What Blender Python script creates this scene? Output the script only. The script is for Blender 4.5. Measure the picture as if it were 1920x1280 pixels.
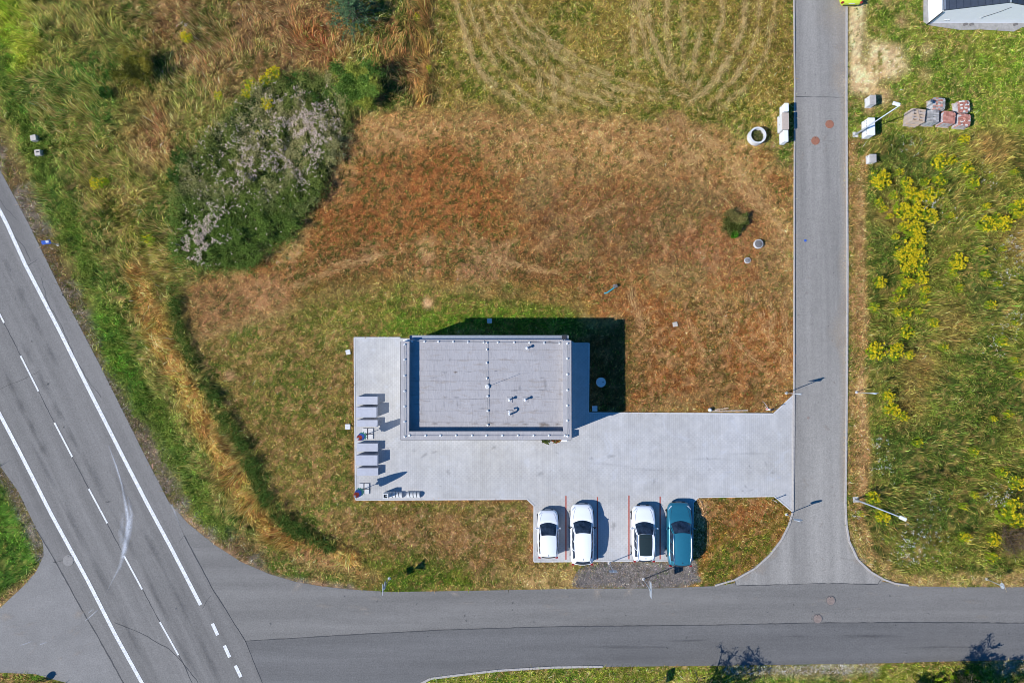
import bpy, bmesh, math, random
import numpy as np
from mathutils import Vector, Matrix, Euler, geometry
random.seed(7)
RNG = np.random.default_rng(11)
for o in list(bpy.data.objects): bpy.data.objects.remove(o)
SC = bpy.context.scene
COL = SC.collection
# ------------------------------------------------------------------ camera
HC = 53.4
cd = bpy.data.cameras.new('camera'); cam = bpy.data.objects.new('camera', cd); COL.objects.link(cam)
cd.sensor_fit = 'HORIZONTAL'; cd.sensor_width = 36; cd.lens = 24; cd.clip_end = 2000; cd.clip_start = 1
cam.location = (0, 0, HC)
cam.rotation_euler = (math.atan(42/1280), -math.atan(5/1280), 0)
SC.camera = cam
# ------------------------------------------------------------------ light
AZ = math.radians(21.3); EL = math.radians(40.3)
ld = Vector((math.cos(AZ)*math.cos(EL), math.sin(AZ)*math.cos(EL), -math.sin(EL)))
sd = bpy.data.lights.new('sun', 'SUN'); sun = bpy.data.objects.new('sun', sd); COL.objects.link(sun)
sun.rotation_euler = ld.to_track_quat('-Z', 'Y').to_euler(); sun.location = (-30, -12, 40)
sd.energy = 4.9; sd.angle = math.radians(0.5); sd.color = (1.0, 0.975, 0.93)
W = bpy.data.worlds.new('World'); SC.world = W; W.use_nodes = True
wn = W.node_tree.nodes; wl = W.node_tree.links
sky = wn.new('ShaderNodeTexSky'); sky.sky_type = 'NISHITA'; sky.sun_disc = False
sky.sun_elevation = EL; sky.sun_rotation = math.atan2(-ld.x, -ld.y)
sky.air_density = 1.0; sky.dust_density = 0.1; sky.ozone_density = 9.0
hs_ = wn.new('ShaderNodeHueSaturation'); hs_.inputs['Saturation'].default_value = 1.2      # deep clear-weather blue
wl.new(sky.outputs[0], hs_.inputs['Color']); wl.new(hs_.outputs[0], wn['Background'].inputs[0]); wn['Background'].inputs[1].default_value = 0.118
try: SC.cycles.filter_width = 0.9
except Exception: pass
SC.view_settings.view_transform = 'Standard'; SC.view_settings.look = 'None'
SC.view_settings.gamma = 1; SC.view_settings.exposure = 0.35; SC.view_settings.use_curve_mapping = False
# ------------------------------------------------------------------ pixel of a 1920x1280 picture -> point at height z
RM = cam.rotation_euler.to_matrix(); RMn = np.array(RM)
def g(px, py, z=0.0):
    d = RM @ Vector(((px-960)/1280, -(py-640)/1280, -1))
    t = (z-HC)/d.z
    return Vector((d.x*t, d.y*t, z))
def gx(pts, z=0.0): return [g(p[0], p[1], z) for p in pts]
def g2(pts): return np.array([[*g(p[0], p[1])][:2] for p in pts])
PX = 1/24.0
# ------------------------------------------------------------------ helpers
def lin(c):
    c = np.asarray(c, float)/255.0
    return np.where(c <= 0.04045, c/12.92, ((c+0.055)/1.055)**2.4)
def tag(o, label=None, cat=None, group=None, kind=None):
    if label: o['label'] = label
    if cat: o['category'] = cat
    if group: o['group'] = group
    if kind: o['kind'] = kind
    return o
def empty(name, loc=(0, 0, 0), rz=0):
    o = bpy.data.objects.new(name, None); COL.objects.link(o); o.location = loc; o.rotation_euler = (0, 0, rz)
    o.empty_display_size = 0.2
    return o
class MB:
    def __init__(s): s.v = []; s.f = []; s.m = []; s.sm = []
    def add(s, vs, fs, m=0, smooth=False):
        b = len(s.v); s.v += [tuple(v) for v in vs]
        for f in fs: s.f.append(tuple(i+b for i in f)); s.m.append(m); s.sm.append(smooth)
        return s
    def box(s, c, d, rz=0, m=0, tx=0, ty=0):
        hx, hy, hz = d[0]/2, d[1]/2, d[2]/2
        M = Euler((tx, ty, rz)).to_matrix(); c = Vector(c)
        vs = [c + M @ Vector((x*hx, y*hy, z*hz)) for z in (-1, 1) for y in (-1, 1) for x in (-1, 1)]
        return s.add(vs, [(0, 2, 3, 1), (4, 5, 7, 6), (0, 1, 5, 4), (2, 6, 7, 3), (0, 4, 6, 2), (1, 3, 7, 5)], m)
    def bbox(s, c, d, b=0.02, rz=0, m=0):          # box with chamfered top and upright edges
        hx, hy, hz = d[0]/2, d[1]/2, d[2]/2
        M = Euler((0, 0, rz)).to_matrix(); c = Vector(c)
        def ring(x, y, z):
            return [c + M @ Vector(p) for p in ((x-b, -y, z), (x, -y+b, z), (x, y-b, z), (x-b, y, z), (-x+b, y, z), (-x, y-b, z), (-x, -y+b, z), (-x+b, -y, z))]
        vs = ring(hx, hy, -hz) + ring(hx, hy, hz-b) + ring(hx-b, hy-b, hz)
        fs = [(i, (i+1) % 8, 8+(i+1) % 8, 8+i) for i in range(8)] + [(8+i, 8+(i+1) % 8, 16+(i+1) % 8, 16+i) for i in range(8)]
        fs += [tuple(range(16, 24)), tuple(range(7, -1, -1))]
        return s.add(vs, fs, m)
    def tube(s, pts, r, n=8, m=0, cap=True, smooth=True):
        pts = [Vector(p) for p in pts]; rs = r if isinstance(r, (list, tuple)) else [r]*len(pts)
        vs = []
        for i, p in enumerate(pts):
            t = (pts[min(i+1, len(pts)-1)]-pts[max(i-1, 0)]).normalized()
            a = t.orthogonal().normalized() if abs(t.z) < .95 else Vector((1, 0, 0))
            a = (a - t*a.dot(t)).normalized(); b = t.cross(a)
            vs += [p + (a*math.cos(2*math.pi*k/n)+b*math.sin(2*math.pi*k/n))*rs[i] for k in range(n)]
        fs = [(i*n+k, i*n+(k+1) % n, (i+1)*n+(k+1) % n, (i+1)*n+k) for i in range(len(pts)-1) for k in range(n)]
        s.add(vs, fs, m, smooth)
        if cap:
            b = len(s.v)-len(vs)
            s.f += [tuple(b+k for k in range(n-1, -1, -1)), tuple(b+(len(pts)-1)*n+k for k in range(n))]; s.m += [m, m]; s.sm += [False, False]
        return s
    def lathe(s, prof, c=(0, 0, 0), n=24, m=0, smooth=False, cap=True):
        c = Vector(c); vs = []
        for r, z in prof: vs += [c+Vector((r*math.cos(2*math.pi*k/n), r*math.sin(2*math.pi*k/n), z)) for k in range(n)]
        fs = [(i*n+k, i*n+(k+1) % n, (i+1)*n+(k+1) % n, (i+1)*n+k) for i in range(len(prof)-1) for k in range(n)]
        if cap: fs += [tuple((len(prof)-1)*n+k for k in range(n))]
        return s.add(vs, fs, m, smooth)
    def poly(s, pts, z=None, m=0):
        vs = [Vector((p[0], p[1], z if z is not None else p[2])) for p in pts]
        tr = geometry.tessellate_polygon([vs])
        fs = []
        for a, b, c in tr:
            n = (vs[b]-vs[a]).cross(vs[c]-vs[a]); fs.append((a, b, c) if n.z > 0 else (a, c, b))
        return s.add(vs, fs, m)
    def slab(s, pts, z0, z1, m=0):
        n = len(pts); A = [Vector((p[0], p[1], z1)) for p in pts]; B = [Vector((p[0], p[1], z0)) for p in pts]
        s.poly(pts, z1, m)
        s.add(A+B, [(i, n+i, n+(i+1) % n, (i+1) % n) for i in range(n)], m)
        return s
    def strip(s, pts, w, z, m=0):
        P = [Vector((p[0], p[1], 0)) for p in pts]; vs = []
        for i, p in enumerate(P):
            t = (P[min(i+1, len(P)-1)]-P[max(i-1, 0)]).normalized(); nn = Vector((-t.y, t.x, 0))
            ww = w[i] if isinstance(w, (list, tuple)) else w
            vs += [p+nn*ww/2+Vector((0, 0, z)), p-nn*ww/2+Vector((0, 0, z))]
        return s.add(vs, [(2*i, 2*i+1, 2*i+3, 2*i+2) for i in range(len(P)-1)], m)
    def mesh(s, name, mats):
        me = bpy.data.meshes.new(name); me.from_pydata(s.v, [], s.f)
        for x in (mats if isinstance(mats, (list, tuple)) else [mats]): me.materials.append(x)
        me.polygons.foreach_set('material_index', s.m); me.polygons.foreach_set('use_smooth', s.sm)
        me.update(); return me
    def build(s, name, mats, parent=None, loc=(0, 0, 0), rz=0):
        o = bpy.data.objects.new(name, s.mesh(name, mats)); COL.objects.link(o)
        o.location = loc; o.rotation_euler = (0, 0, rz); o.parent = parent
        return o
def inst(me, name, parent=None, loc=(0, 0, 0), rz=0, sc=(1, 1, 1)):
    o = bpy.data.objects.new(name, me); COL.objects.link(o); o.location = loc; o.rotation_euler = (0, 0, rz); o.scale = sc; o.parent = parent
    return o
# ------------------------------------------------------------------ materials
def newmat(name):
    m = bpy.data.materials.new(name); m.use_nodes = True
    nt = m.node_tree; return m, nt, nt.nodes['Principled BSDF']
def noise(nt, scale, detail=4, rough=.6, vec=None, dist=0):
    n = nt.nodes.new('ShaderNodeTexNoise'); n.inputs['Scale'].default_value = scale; n.inputs['Detail'].default_value = detail
    n.inputs['Roughness'].default_value = rough; n.inputs['Distortion'].default_value = dist
    if vec: nt.links.new(vec, n.inputs['Vector'])
    return n.outputs['Fac']
def coords(nt, scale=(1, 1, 1), geo=False):
    tc = nt.nodes.new('ShaderNodeTexCoord'); mp = nt.nodes.new('ShaderNodeMapping'); mp.inputs['Scale'].default_value = scale
    nt.links.new(tc.outputs['Object'], mp.inputs[0]); return mp.outputs[0]
def ramp(nt, fac, stops):
    r = nt.nodes.new('ShaderNodeValToRGB'); e = r.color_ramp.elements
    while len(e) < len(stops): e.new(.5)
    for x, (p, c) in zip(e, stops): x.position = p; x.color = (*c, 1) if len(c) == 3 else c
    nt.links.new(fac, r.inputs[0]); return r.outputs[0]
def mixc(nt, fac, a, b, mode='MIX'):
    n = nt.nodes.new('ShaderNodeMix'); n.data_type = 'RGBA'; n.blend_type = mode
    for sock, v in ((n.inputs[0], fac), (n.inputs[6], a), (n.inputs[7], b)):
        if hasattr(v, 'links'): nt.links.new(v, sock)
        else: sock.default_value = v if not isinstance(v, tuple) or len(v) == 4 else (*v, 1)
    return n.outputs[2]
def bump(nt, bsdf, h, strength=.3, dist=.02):
    b = nt.nodes.new('ShaderNodeBump'); b.inputs['Strength'].default_value = strength; b.inputs['Distance'].default_value = dist
    nt.links.new(h, b.inputs['Height']); nt.links.new(b.outputs[0], bsdf.inputs['Normal'])
def plain(name, c, rough=.6, metal=0, var=.12, scale=6, coat=0, fine=60):
    m, nt, b = newmat(name)
    v = coords(nt)
    n1 = noise(nt, scale, 5, .65, v)
    lo = tuple(x*(1-var) for x in c); hi = tuple(min(1, x*(1+var)) for x in c)
    col = ramp(nt, n1, [(.3, lo), (.7, hi)])
    nt.links.new(col, b.inputs['Base Color'])
    b.inputs['Roughness'].default_value = rough; b.inputs['Metallic'].default_value = metal
    b.inputs['Coat Weight'].default_value = coat; b.inputs['Coat Roughness'].default_value = .05
    return m
def asphalt(name, base, tint=(1, 1, 1), streak=(1, 1, 1), rot=0, patch=.12, grain=.3):
    m, nt, b = newmat(name)
    tc = nt.nodes.new('ShaderNodeTexCoord'); mp = nt.nodes.new('ShaderNodeMapping')
    mp.inputs['Rotation'].default_value = (0, 0, rot); nt.links.new(tc.outputs['Object'], mp.inputs[0])
    mp2 = nt.nodes.new('ShaderNodeMapping'); mp2.inputs['Scale'].default_value = streak; nt.links.new(mp.outputs[0], mp2.inputs[0])
    c = [base*t for t in tint]
    n1 = noise(nt, .45, 6, .6, mp2.outputs[0]); n2 = noise(nt, 9, 3, .8, tc.outputs['Object']); n3 = noise(nt, 1.3, 5, .7, tc.outputs['Object'])
    a = ramp(nt, n1, [(.3, tuple(x*(1-patch) for x in c)), (.7, tuple(x*(1+patch) for x in c))])
    a = mixc(nt, 1.0, a, ramp(nt, n2, [(.25, (1-grain,)*3), (.75, (1+grain*.9,)*3)]), 'MULTIPLY')
    a = mixc(nt, 1.0, a, ramp(nt, n3, [(.3, (.94,)*3), (.7, (1.06,)*3)]), 'MULTIPLY')
    nt.links.new(a, b.inputs['Base Color']); b.inputs['Roughness'].default_value = .85
    bump(nt, b, n2, .35, .02)
    return m
M = {}
M['highway'] = asphalt('highway_asphalt', .150, (1.06, 1.0, .93), (2.6, .10, 1), math.radians(-27), .22)
M['lane_n'] = asphalt('lane_north_asphalt', .150, (1.06, 1, .92), (.12, 1.8, 1), 0, .18)
M['lane_s'] = asphalt('lane_south_asphalt', .114, (1.04, 1, .96), (.10, 1.6, 1), 0, .2)
M['street'] = asphalt('street_asphalt', .226, (1.07, 1.0, .90), (1.9, .09, 1), 0, .22)
M['sideroad'] = asphalt('side_road_asphalt', .180, (1.05, 1, .94), (.8, .8, 1))
M['seam'] = plain('bitumen_seam', (.05, .05, .052), .8, var=.3)
M['paint'] = plain('road_paint', (.60, .60, .59), .75, var=.30, scale=7)
M['redline'] = plain('red_pavers', (.33, .075, .055), .8, var=.2, scale=9)
M['kerb'] = plain('kerb_concrete', (.37, .34, .31), .85, var=.22, scale=3)
M['concrete'] = plain('concrete', (.48, .47, .46), .85, var=.15, scale=4)
M['darkslab'] = plain('grey_slab', (.27, .26, .25), .9, var=.2, scale=3)
M['concrete_w'] = plain('white_concrete', (.56, .555, .54), .8, var=.1, scale=4)
M['slabgrey'] = plain('bench_concrete', (.36, .37, .42), .6, var=.08, scale=3)
M['wall_w'] = plain('white_render', (.80, .80, .79), .9, var=.03, scale=2)
M['membrane'] = None
M['galv'] = plain('galvanised_steel', (.52, .56, .60), .4, .6, var=.08)
M['dark'] = plain('dark_plastic', (.03, .03, .035), .5)
M['black'] = plain('black_rubber', (.018, .018, .02), .8)
M['zinc'] = plain('zinc_gutter', (.33, .36, .40), .45, .5)
M['whiteplastic'] = plain('white_plastic', (.72, .73, .74), .45, var=.04)
M['beige'] = plain('beige_lid', (.42, .34, .28), .7, var=.12, scale=8)
M['rust'] = plain('rusty_iron', (.27, .115, .07), .8, var=.25, scale=14)
M['iron'] = plain('worn_iron', (.22, .17, .145), .7, var=.25, scale=12)
M['castgrey'] = plain('grey_iron', (.19, .18, .17), .7, var=.2, scale=12)
M['darkgrey'] = plain('dark_grey_lid', (.13, .12, .115), .8, var=.2)
M['wood'] = plain('pallet_wood', (.44, .32, .22), .85, var=.25, scale=7)
M['wood2'] = plain('grey_wood', (.40, .33, .28), .85, var=.25, scale=9)
M['red'] = plain('red_fabric', (.72, .10, .05), .8)
M['blue'] = plain('blue_fabric', (.07, .19, .58), .8)
M['green'] = plain('green_fabric', (.12, .42, .30), .8)
M['signblue'] = plain('sign_blue', (.03, .10, .42), .5, var=.05)
M['signback'] = plain('sign_grey', (.42, .45, .48), .5, .3, var=.06)
M['teal_plastic'] = plain('turquoise_plastic', (.02, .33, .42), .5)
M['glass'] = plain('tinted_car_glass', (.020, .030, .048), .06, var=.75, scale=3.5, coat=0)
M['glassroof'] = plain('panoramic_glass', (.022, .034, .034), .12, var=.05)
M['winglass'] = plain('window_glass', (.03, .04, .05), .05)
M['white_paint'] = plain('white_car_paint', (.80, .81, .83), .35, var=.01, coat=.6)
M['white_paint2'] = plain('pearl_white_paint', (.74, .76, .80), .35, var=.01, coat=.6)
M['teal_paint'] = plain('teal_car_paint', (.022, .155, .225), .35, .25, var=.04, coat=.7)
M['lime_paint'] = plain('lime_car_paint', (.50, .60, .04), .35, var=.03, coat=.6)
M['chrome'] = plain('chrome', (.7, .72, .75), .15, 1)
M['headlamp'] = plain('headlamp_lens', (.45, .5, .55), .08, var=.3)
M['taillamp'] = plain('tail_lamp_lens', (.30, .012, .015), .15, var=.15)
M['roofdark'] = plain('dark_roof_sheet', (.035, .045, .065), .55, var=.15, scale=3)
M['bark'] = plain('bark', (.10, .075, .055), .9, var=.3, scale=14)
M['wire'] = plain('conductor_wire', (.22, .24, .25), .5, .5)
M['stone'] = plain('pale_stone', (.45, .40, .34), .9, var=.2)
M['terracotta'] = plain('terracotta', (.42, .16, .09), .8)
def paving():
    m, nt, b = newmat('block_paving'); v = coords(nt)
    br = nt.nodes.new('ShaderNodeTexBrick'); br.inputs['Scale'].default_value = 1; br.inputs['Brick Width'].default_value = .30
    br.inputs['Row Height'].default_value = .16; br.inputs['Mortar Size'].default_value = .008; br.inputs['Mortar Smooth'].default_value = .3
    br.inputs['Color1'].default_value = (.420, .408, .392, 1); br.inputs['Color2'].default_value = (.395, .386, .376, 1); br.inputs['Mortar'].default_value = (.30, .292, .28, 1)
    mp = nt.nodes.new('ShaderNodeMapping'); mp.inputs['Rotation'].default_value = (0, 0, math.pi/2)
    nt.links.new(v, mp.inputs[0]); nt.links.new(mp.outputs[0], br.inputs['Vector'])
    n1 = noise(nt, .16, 6, .6, v); n2 = noise(nt, 1.1, 6, .75, v); n4 = noise(nt, .55, 4, .7, v, 1.2)
    vs = coords(nt, (3, .12, 1)); n3 = noise(nt, 1.2, 3, .6, vs)
    c = mixc(nt, 1, br.outputs[0], ramp(nt, n1, [(.35, (.93, .92, .90)), (.65, (1.08, 1.09, 1.12))]), 'MULTIPLY')
    c = mixc(nt, 1, c, ramp(nt, n2, [(.3, (.86, .86, .86)), (.72, (1.09, 1.09, 1.09))]), 'MULTIPLY')
    c = mixc(nt, 1, c, ramp(nt, n3, [(.3, (.95, .95, .95)), (.7, (1.05, 1.05, 1.05))]), 'MULTIPLY')
    c = mixc(nt, ramp(nt, n4, [(.56, (0, 0, 0)), (.70, (.4, .4, .4))]), c, (.46, .47, .50, 1))
    nt.links.new(c, b.inputs['Base Color']); b.inputs['Roughness'].default_value = .8
    bump(nt, b, br.outputs['Fac'], -.25, .01)
    return m
M['paving'] = paving()
def membrane(name, dirt=1.0):
    m, nt, b = newmat(name); v = coords(nt); base = (.335, .32, .322)
    n1 = noise(nt, .5, 6, .65, v); n2 = noise(nt, 2.2, 7, .75, v, .6); vs = coords(nt, (1, 4, 1)); n3 = noise(nt, .9, 5, .7, vs, .8)
    vt = coords(nt, (2.5, .5, 1)); n5 = noise(nt, 1.6, 4, .6, vt, 1.5)
    c = ramp(nt, n1, [(.3, tuple(x*.93 for x in base)), (.7, tuple(x*1.07 for x in base))])
    c = mixc(nt, 1, c, ramp(nt, n2, [(.25, (.93,)*3), (.7, (1.04,)*3)]), 'MULTIPLY')
    c = mixc(nt, ramp(nt, n3, [(.53, (0, 0, 0)), (.66, (.55*dirt,)*3)]), c, (.24, .20, .17, 1))
    c = mixc(nt, ramp(nt, n5, [(.54, (0, 0, 0)), (.66, (.45*dirt,)*3)]), c, (.25, .235, .235, 1))
    nt.links.new(c, b.inputs['Base Color']); b.inputs['Roughness'].default_value = .7
    bump(nt, b, n5, .5, .03)
    return m
M['membrane'] = membrane('roof_membrane'); M['parapet'] = membrane('parapet_membrane', .35)
def veg(name, trans=.3, jit=0):
    m = bpy.data.materials.new(name); m.use_nodes = True; nt = m.node_tree; nt.nodes.clear()
    at = nt.nodes.new('ShaderNodeAttribute'); at.attribute_name = 'Col'
    d = nt.nodes.new('ShaderNodeBsdfDiffuse'); t = nt.nodes.new('ShaderNodeBsdfTranslucent'); mx = nt.nodes.new('ShaderNodeMixShader'); o = nt.nodes.new('ShaderNodeOutputMaterial')
    nt.links.new(at.outputs['Color'], d.inputs[0]); nt.links.new(at.outputs['Color'], t.inputs[0])
    mx.inputs[0].default_value = trans; nt.links.new(d.outputs[0], mx.inputs[1]); nt.links.new(t.outputs[0], mx.inputs[2]); nt.links.new(mx.outputs[0], o.inputs[0])
    return m
M['veg'] = veg('foliage', .3); M['petal'] = veg('petals', .25); M['vcol'] = veg('mottled_stone', 0.0)
def groundmat():
    m, nt, b = newmat('soil_and_thatch'); v = coords(nt)
    at = nt.nodes.new('ShaderNodeAttribute'); at.attribute_name = 'Col'
    n2 = noise(nt, 7, 5, .8, v); n3 = noise(nt, 22, 2, .7, v)
    c = mixc(nt, 1, at.outputs['Color'], ramp(nt, n2, [(.3, (.60,)*3), (.7, (1.30,)*3)]), 'MULTIPLY')
    nt.links.new(c, b.inputs['Base Color']); b.inputs['Roughness'].default_value = .95; b.inputs['Specular IOR Level'].default_value = .1
    bump(nt, b, n3, .6, .03)
    return m
M['ground'] = groundmat()
# ------------------------------------------------------------------ noise and zone maps (world metres)
_H = RNG.random((256, 256)).astype(np.float32)
def vnoise(x, y):
    xi = np.floor(x).astype(int); yi = np.floor(y).astype(int); fx = x-xi; fy = y-yi
    fx = fx*fx*(3-2*fx); fy = fy*fy*(3-2*fy)
    a = _H[xi & 255, yi & 255]; b = _H[(xi+1) & 255, yi & 255]; c = _H[xi & 255, (yi+1) & 255]; d = _H[(xi+1) & 255, (yi+1) & 255]
    return (a*(1-fx)+b*fx)*(1-fy)+(c*(1-fx)+d*fx)*fy
def fbm(x, y, s, o=4, seed=0):
    r = 0; a = 1; t = 0; x = x/s+seed*17.3; y = y/s+seed*9.7
    for i in range(o): r = r+a*vnoise(x, y); t += a; a *= .55; x = x*2.03+5.1; y = y*1.97+3.3
    return r/t
def rank(n, sd=.13): return 1/(1+np.exp(-(n-.5)/sd*1.7))
X0, X1, Y0, Y1, RES = -46.0, 46.0, -29.0, 35.0, .1
NX = int(round((X1-X0)/RES))+1; NY = int(round((Y1-Y0)/RES))+1
GXs = X0+np.arange(NX)*RES; GYs = Y0+np.arange(NY)*RES
GX, GY = np.meshgrid(GXs, GYs, indexing='ij')
def sdist(poly, margin=2.5):
    P = np.asarray(poly); out = np.full((NX, NY), 9.0, np.float32)
    a = P.min(0)-margin; b = P.max(0)+margin
    i0 = max(0, int((a[0]-X0)/RES)); i1 = min(NX, int((b[0]-X0)/RES)+2); j0 = max(0, int((a[1]-Y0)/RES)); j1 = min(NY, int((b[1]-Y0)/RES)+2)
    if i1 <= i0 or j1 <= j0: return out
    x = GX[i0:i1, j0:j1]; y = GY[i0:i1, j0:j1]; ins = np.zeros(x.shape, bool); dm = np.full(x.shape, 1e9)
    for k in range(len(P)):
        p, q = P[k], P[(k+1) % len(P)]
        c = ((p[1] > y) != (q[1] > y)) & (x < (q[0]-p[0])*(y-p[1])/((q[1]-p[1]) or 1e-9)+p[0]); ins ^= c
        d = q-p; t = np.clip(((x-p[0])*d[0]+(y-p[1])*d[1])/(d@d+1e-12), 0, 1)
        dm = np.minimum(dm, (x-p[0]-t*d[0])**2+(y-p[1]-t*d[1])**2)
    dm = np.sqrt(dm); out[i0:i1, j0:j1] = np.where(ins, -dm, dm); return out
def ldist(line, margin=6.0):
    P = np.asarray(line); out = np.full((NX, NY), 99.0, np.float32)
    a = P.min(0)-margin; b = P.max(0)+margin
    i0 = max(0, int((a[0]-X0)/RES)); i1 = min(NX, int((b[0]-X0)/RES)+2); j0 = max(0, int((a[1]-Y0)/RES)); j1 = min(NY, int((b[1]-Y0)/RES)+2)
    if i1 <= i0 or j1 <= j0: return out
    x = GX[i0:i1, j0:j1]; y = GY[i0:i1, j0:j1]; dm = np.full(x.shape, 1e9)
    for k in range(len(P)-1):
        p, q = P[k], P[k+1]; d = q-p; t = np.clip(((x-p[0])*d[0]+(y-p[1])*d[1])/(d@d+1e-12), 0, 1)
        dm = np.minimum(dm, (x-p[0]-t*d[0])**2+(y-p[1]-t*d[1])**2)
    out[i0:i1, j0:j1] = np.sqrt(dm); return out
def samp(A, x, y):
    fx = np.clip((x-X0)/RES, 0, NX-1.001); fy = np.clip((y-Y0)/RES, 0, NY-1.001); i = fx.astype(int); j = fy.astype(int); u = fx-i; w = fy-j
    if A.ndim == 3: u = u[:, None]; w = w[:, None]
    return A[i, j]*(1-u)*(1-w)+A[i+1, j]*u*(1-w)+A[i, j+1]*(1-u)*w+A[i+1, j+1]*u*w
WARP = (fbm(GX, GY, 1.8, 6, 3)-.5)*1.8
mapA = np.zeros((NX, NY, 3), np.float32); mapB = mapA.copy(); mapC = mapA.copy()
fB = np.zeros((NX, NY), np.float32); fC = fB.copy(); hgt = fB.copy(); den = fB.copy(); bare = fB.copy()
def paint(w, A, B, C, b, c, h, d):
    w = w.astype(np.float32); w3 = w[..., None]
    for mp, col in ((mapA, A), (mapB, B), (mapC, C)): mp[:] = mp*(1-w3)+lin(col)*w3
    for mp, v in ((fB, b), (fC, c), (hgt, h), (den, d)): mp[:] = mp*(1-w)+v*w
def soft(sd, f, wob=.5): return np.clip(.5-(sd+WARP*wob)/(f*2), 0, 1)
def zone(pts, feather, A, B, C, b, c, h, d, wob=None, s=1.0):
    wob = (1.5 if feather >= .7 else .5) if wob is None else wob
    paint(soft(sdist(g2(pts)), feather, wob)*s, A, B, C, b, c, h, d)
def band(pts, half, feather, A, B, C, b, c, h, d, wob=.5, s=1.0):
    paint(np.clip(.5-(ldist(g2(pts))-half+WARP*wob)/(feather*2), 0, 1)*s, A, B, C, b, c, h, d)
def spot(px, py, r, A, s=1, B=None, b=.3, C=None, c=.1, h=.08, d=1, f=.6): 
    p = g(px, py); dd = np.hypot(GX-p.x, GY-p.y)-r*PX
    paint(np.clip(.5-(dd+WARP*min(.9, r*.012))/(f*2), 0, 1)*s, A, B or A, C or A, b, c, h, d)
#@ZONES
# ------------------------------------------------------------------ zones:  A main, B patches, C speckles, share B, share C, height, density
GRN = (98, 120, 42); OLI = (132, 122, 62); BRN = (158, 98, 60); TAN = (196, 148, 102); STR = (202, 172, 122); DKG = (62, 84, 38)
everything = np.ones((NX, NY), np.float32)
paint(everything, OLI, GRN, TAN, .4, .2, .10, 1)
# lawn round the building
zone([(370, 640), (450, 560), (640, 520), (1060, 520), (1120, 640), (1120, 780), (1000, 1110), (640, 1100), (560, 980), (440, 800)], .8,
     (134, 118, 60), (98, 112, 44), (186, 140, 90), .42, .24, .07, 1)
# mown field in the north
zone([(812, -80), (1492, -80), (1492, 250), (1330, 235), (1000, 222), (812, 215)], .5, (144, 124, 56), (104, 110, 38), (190, 156, 92), .42, .22, .08, 1)
# dried out brown lawn
zone([(650, 200), (820, 212), (1000, 222), (1280, 225), (1400, 262), (1495, 330), (1495, 780), (1180, 780), (1180, 640), (1065, 585), (960, 540), (760, 520), (660, 560), (520, 585),
      (380, 640), (330, 590), (345, 530), (500, 480), (570, 420), (620, 320)], .7, (176, 118, 66), (214, 166, 108), (104, 100, 44), .36, .28, .05, .9)
zone([(690, 270), (900, 265), (960, 350), (930, 440), (800, 450), (700, 470), (600, 470), (600, 410), (660, 330)], 1.6, (170, 104, 56), (156, 98, 54), (96, 90, 42), .34, .30, .05, .9, s=.9)
zone([(660, 215), (1300, 235), (1310, 300), (1200, 340), (960, 300), (860, 265), (700, 262), (650, 270)], 1.2, (212, 162, 104), (184, 132, 78), (122, 110, 54), .35, .18, .05, .85, s=.85)
zone([(1290, 240), (1400, 300), (1485, 400), (1490, 470), (1420, 400), (1330, 330), (1260, 300)], 1.0, (214, 168, 108), (180, 130, 76), (120, 108, 50), .35, .18, .05, .8, s=.8)
zone([(960, 330), (1180, 340), (1340, 430), (1380, 520), (1150, 500), (1000, 460)], 1.6, (140, 98, 58), (104, 92, 48), (184, 134, 92), .45, .22, .06, .9, s=.8)
zone([(700, 455), (960, 470), (1170, 500), (1140, 545), (960, 530), (760, 515), (640, 520), (560, 560), (470, 560), (560, 500)], 1.2, (150, 104, 62), (188, 138, 96), (92, 92, 44), .3, .32, .06, .9, s=.8)
zone([(1150, 560), (1480, 520), (1488, 770), (1180, 768)], 1.3, (158, 100, 52), (108, 88, 40), (206, 150, 98), .46, .26, .06, .9, s=.9)
zone([(1230, 330), (1430, 360), (1480, 520), (1300, 520), (1200, 470)], 1.3, (156, 104, 64), (110, 96, 50), (196, 146, 100), .4, .22, .06, .9, s=.7)
zone([(345, 540), (520, 515), (560, 570), (380, 632), (345, 600)], .5, (184, 134, 88), (156, 114, 70), (106, 100, 50), .35, .2, .05, .8)
band([(370, 632), (470, 604), (560, 575), (680, 545)], .25, .4, (204, 158, 110), TAN, (140, 110, 70), .3, .1, .05, .8, s=.8)
# greener belt north and north-west of the building
band([(600, 580), (700, 575), (860, 585), (1000, 590), (1060, 600)], 1.5, 1.3, (106, 122, 42), (126, 120, 50), (176, 136, 82), .35, .2, .08, 1.1, s=.95)
band([(740, 616), (900, 600), (1060, 608)], .9, .7, (96, 130, 36), (84, 112, 34), (156, 138, 64), .35, .18, .09, 1.2, s=.9)
band([(860, 545), (1060, 560)], .22, .35, (186, 134, 82), TAN, (96, 110, 40), .3, .3, .05, .9, s=.7)
zone([(1075, 640), (1176, 600), (1176, 772), (1104, 772)], .5, (126, 88, 48), (96, 80, 40), (150, 110, 66), .4, .2, .05, .9)  # darker brown in the outline of the building's cast shadow, shade put into colour
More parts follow.
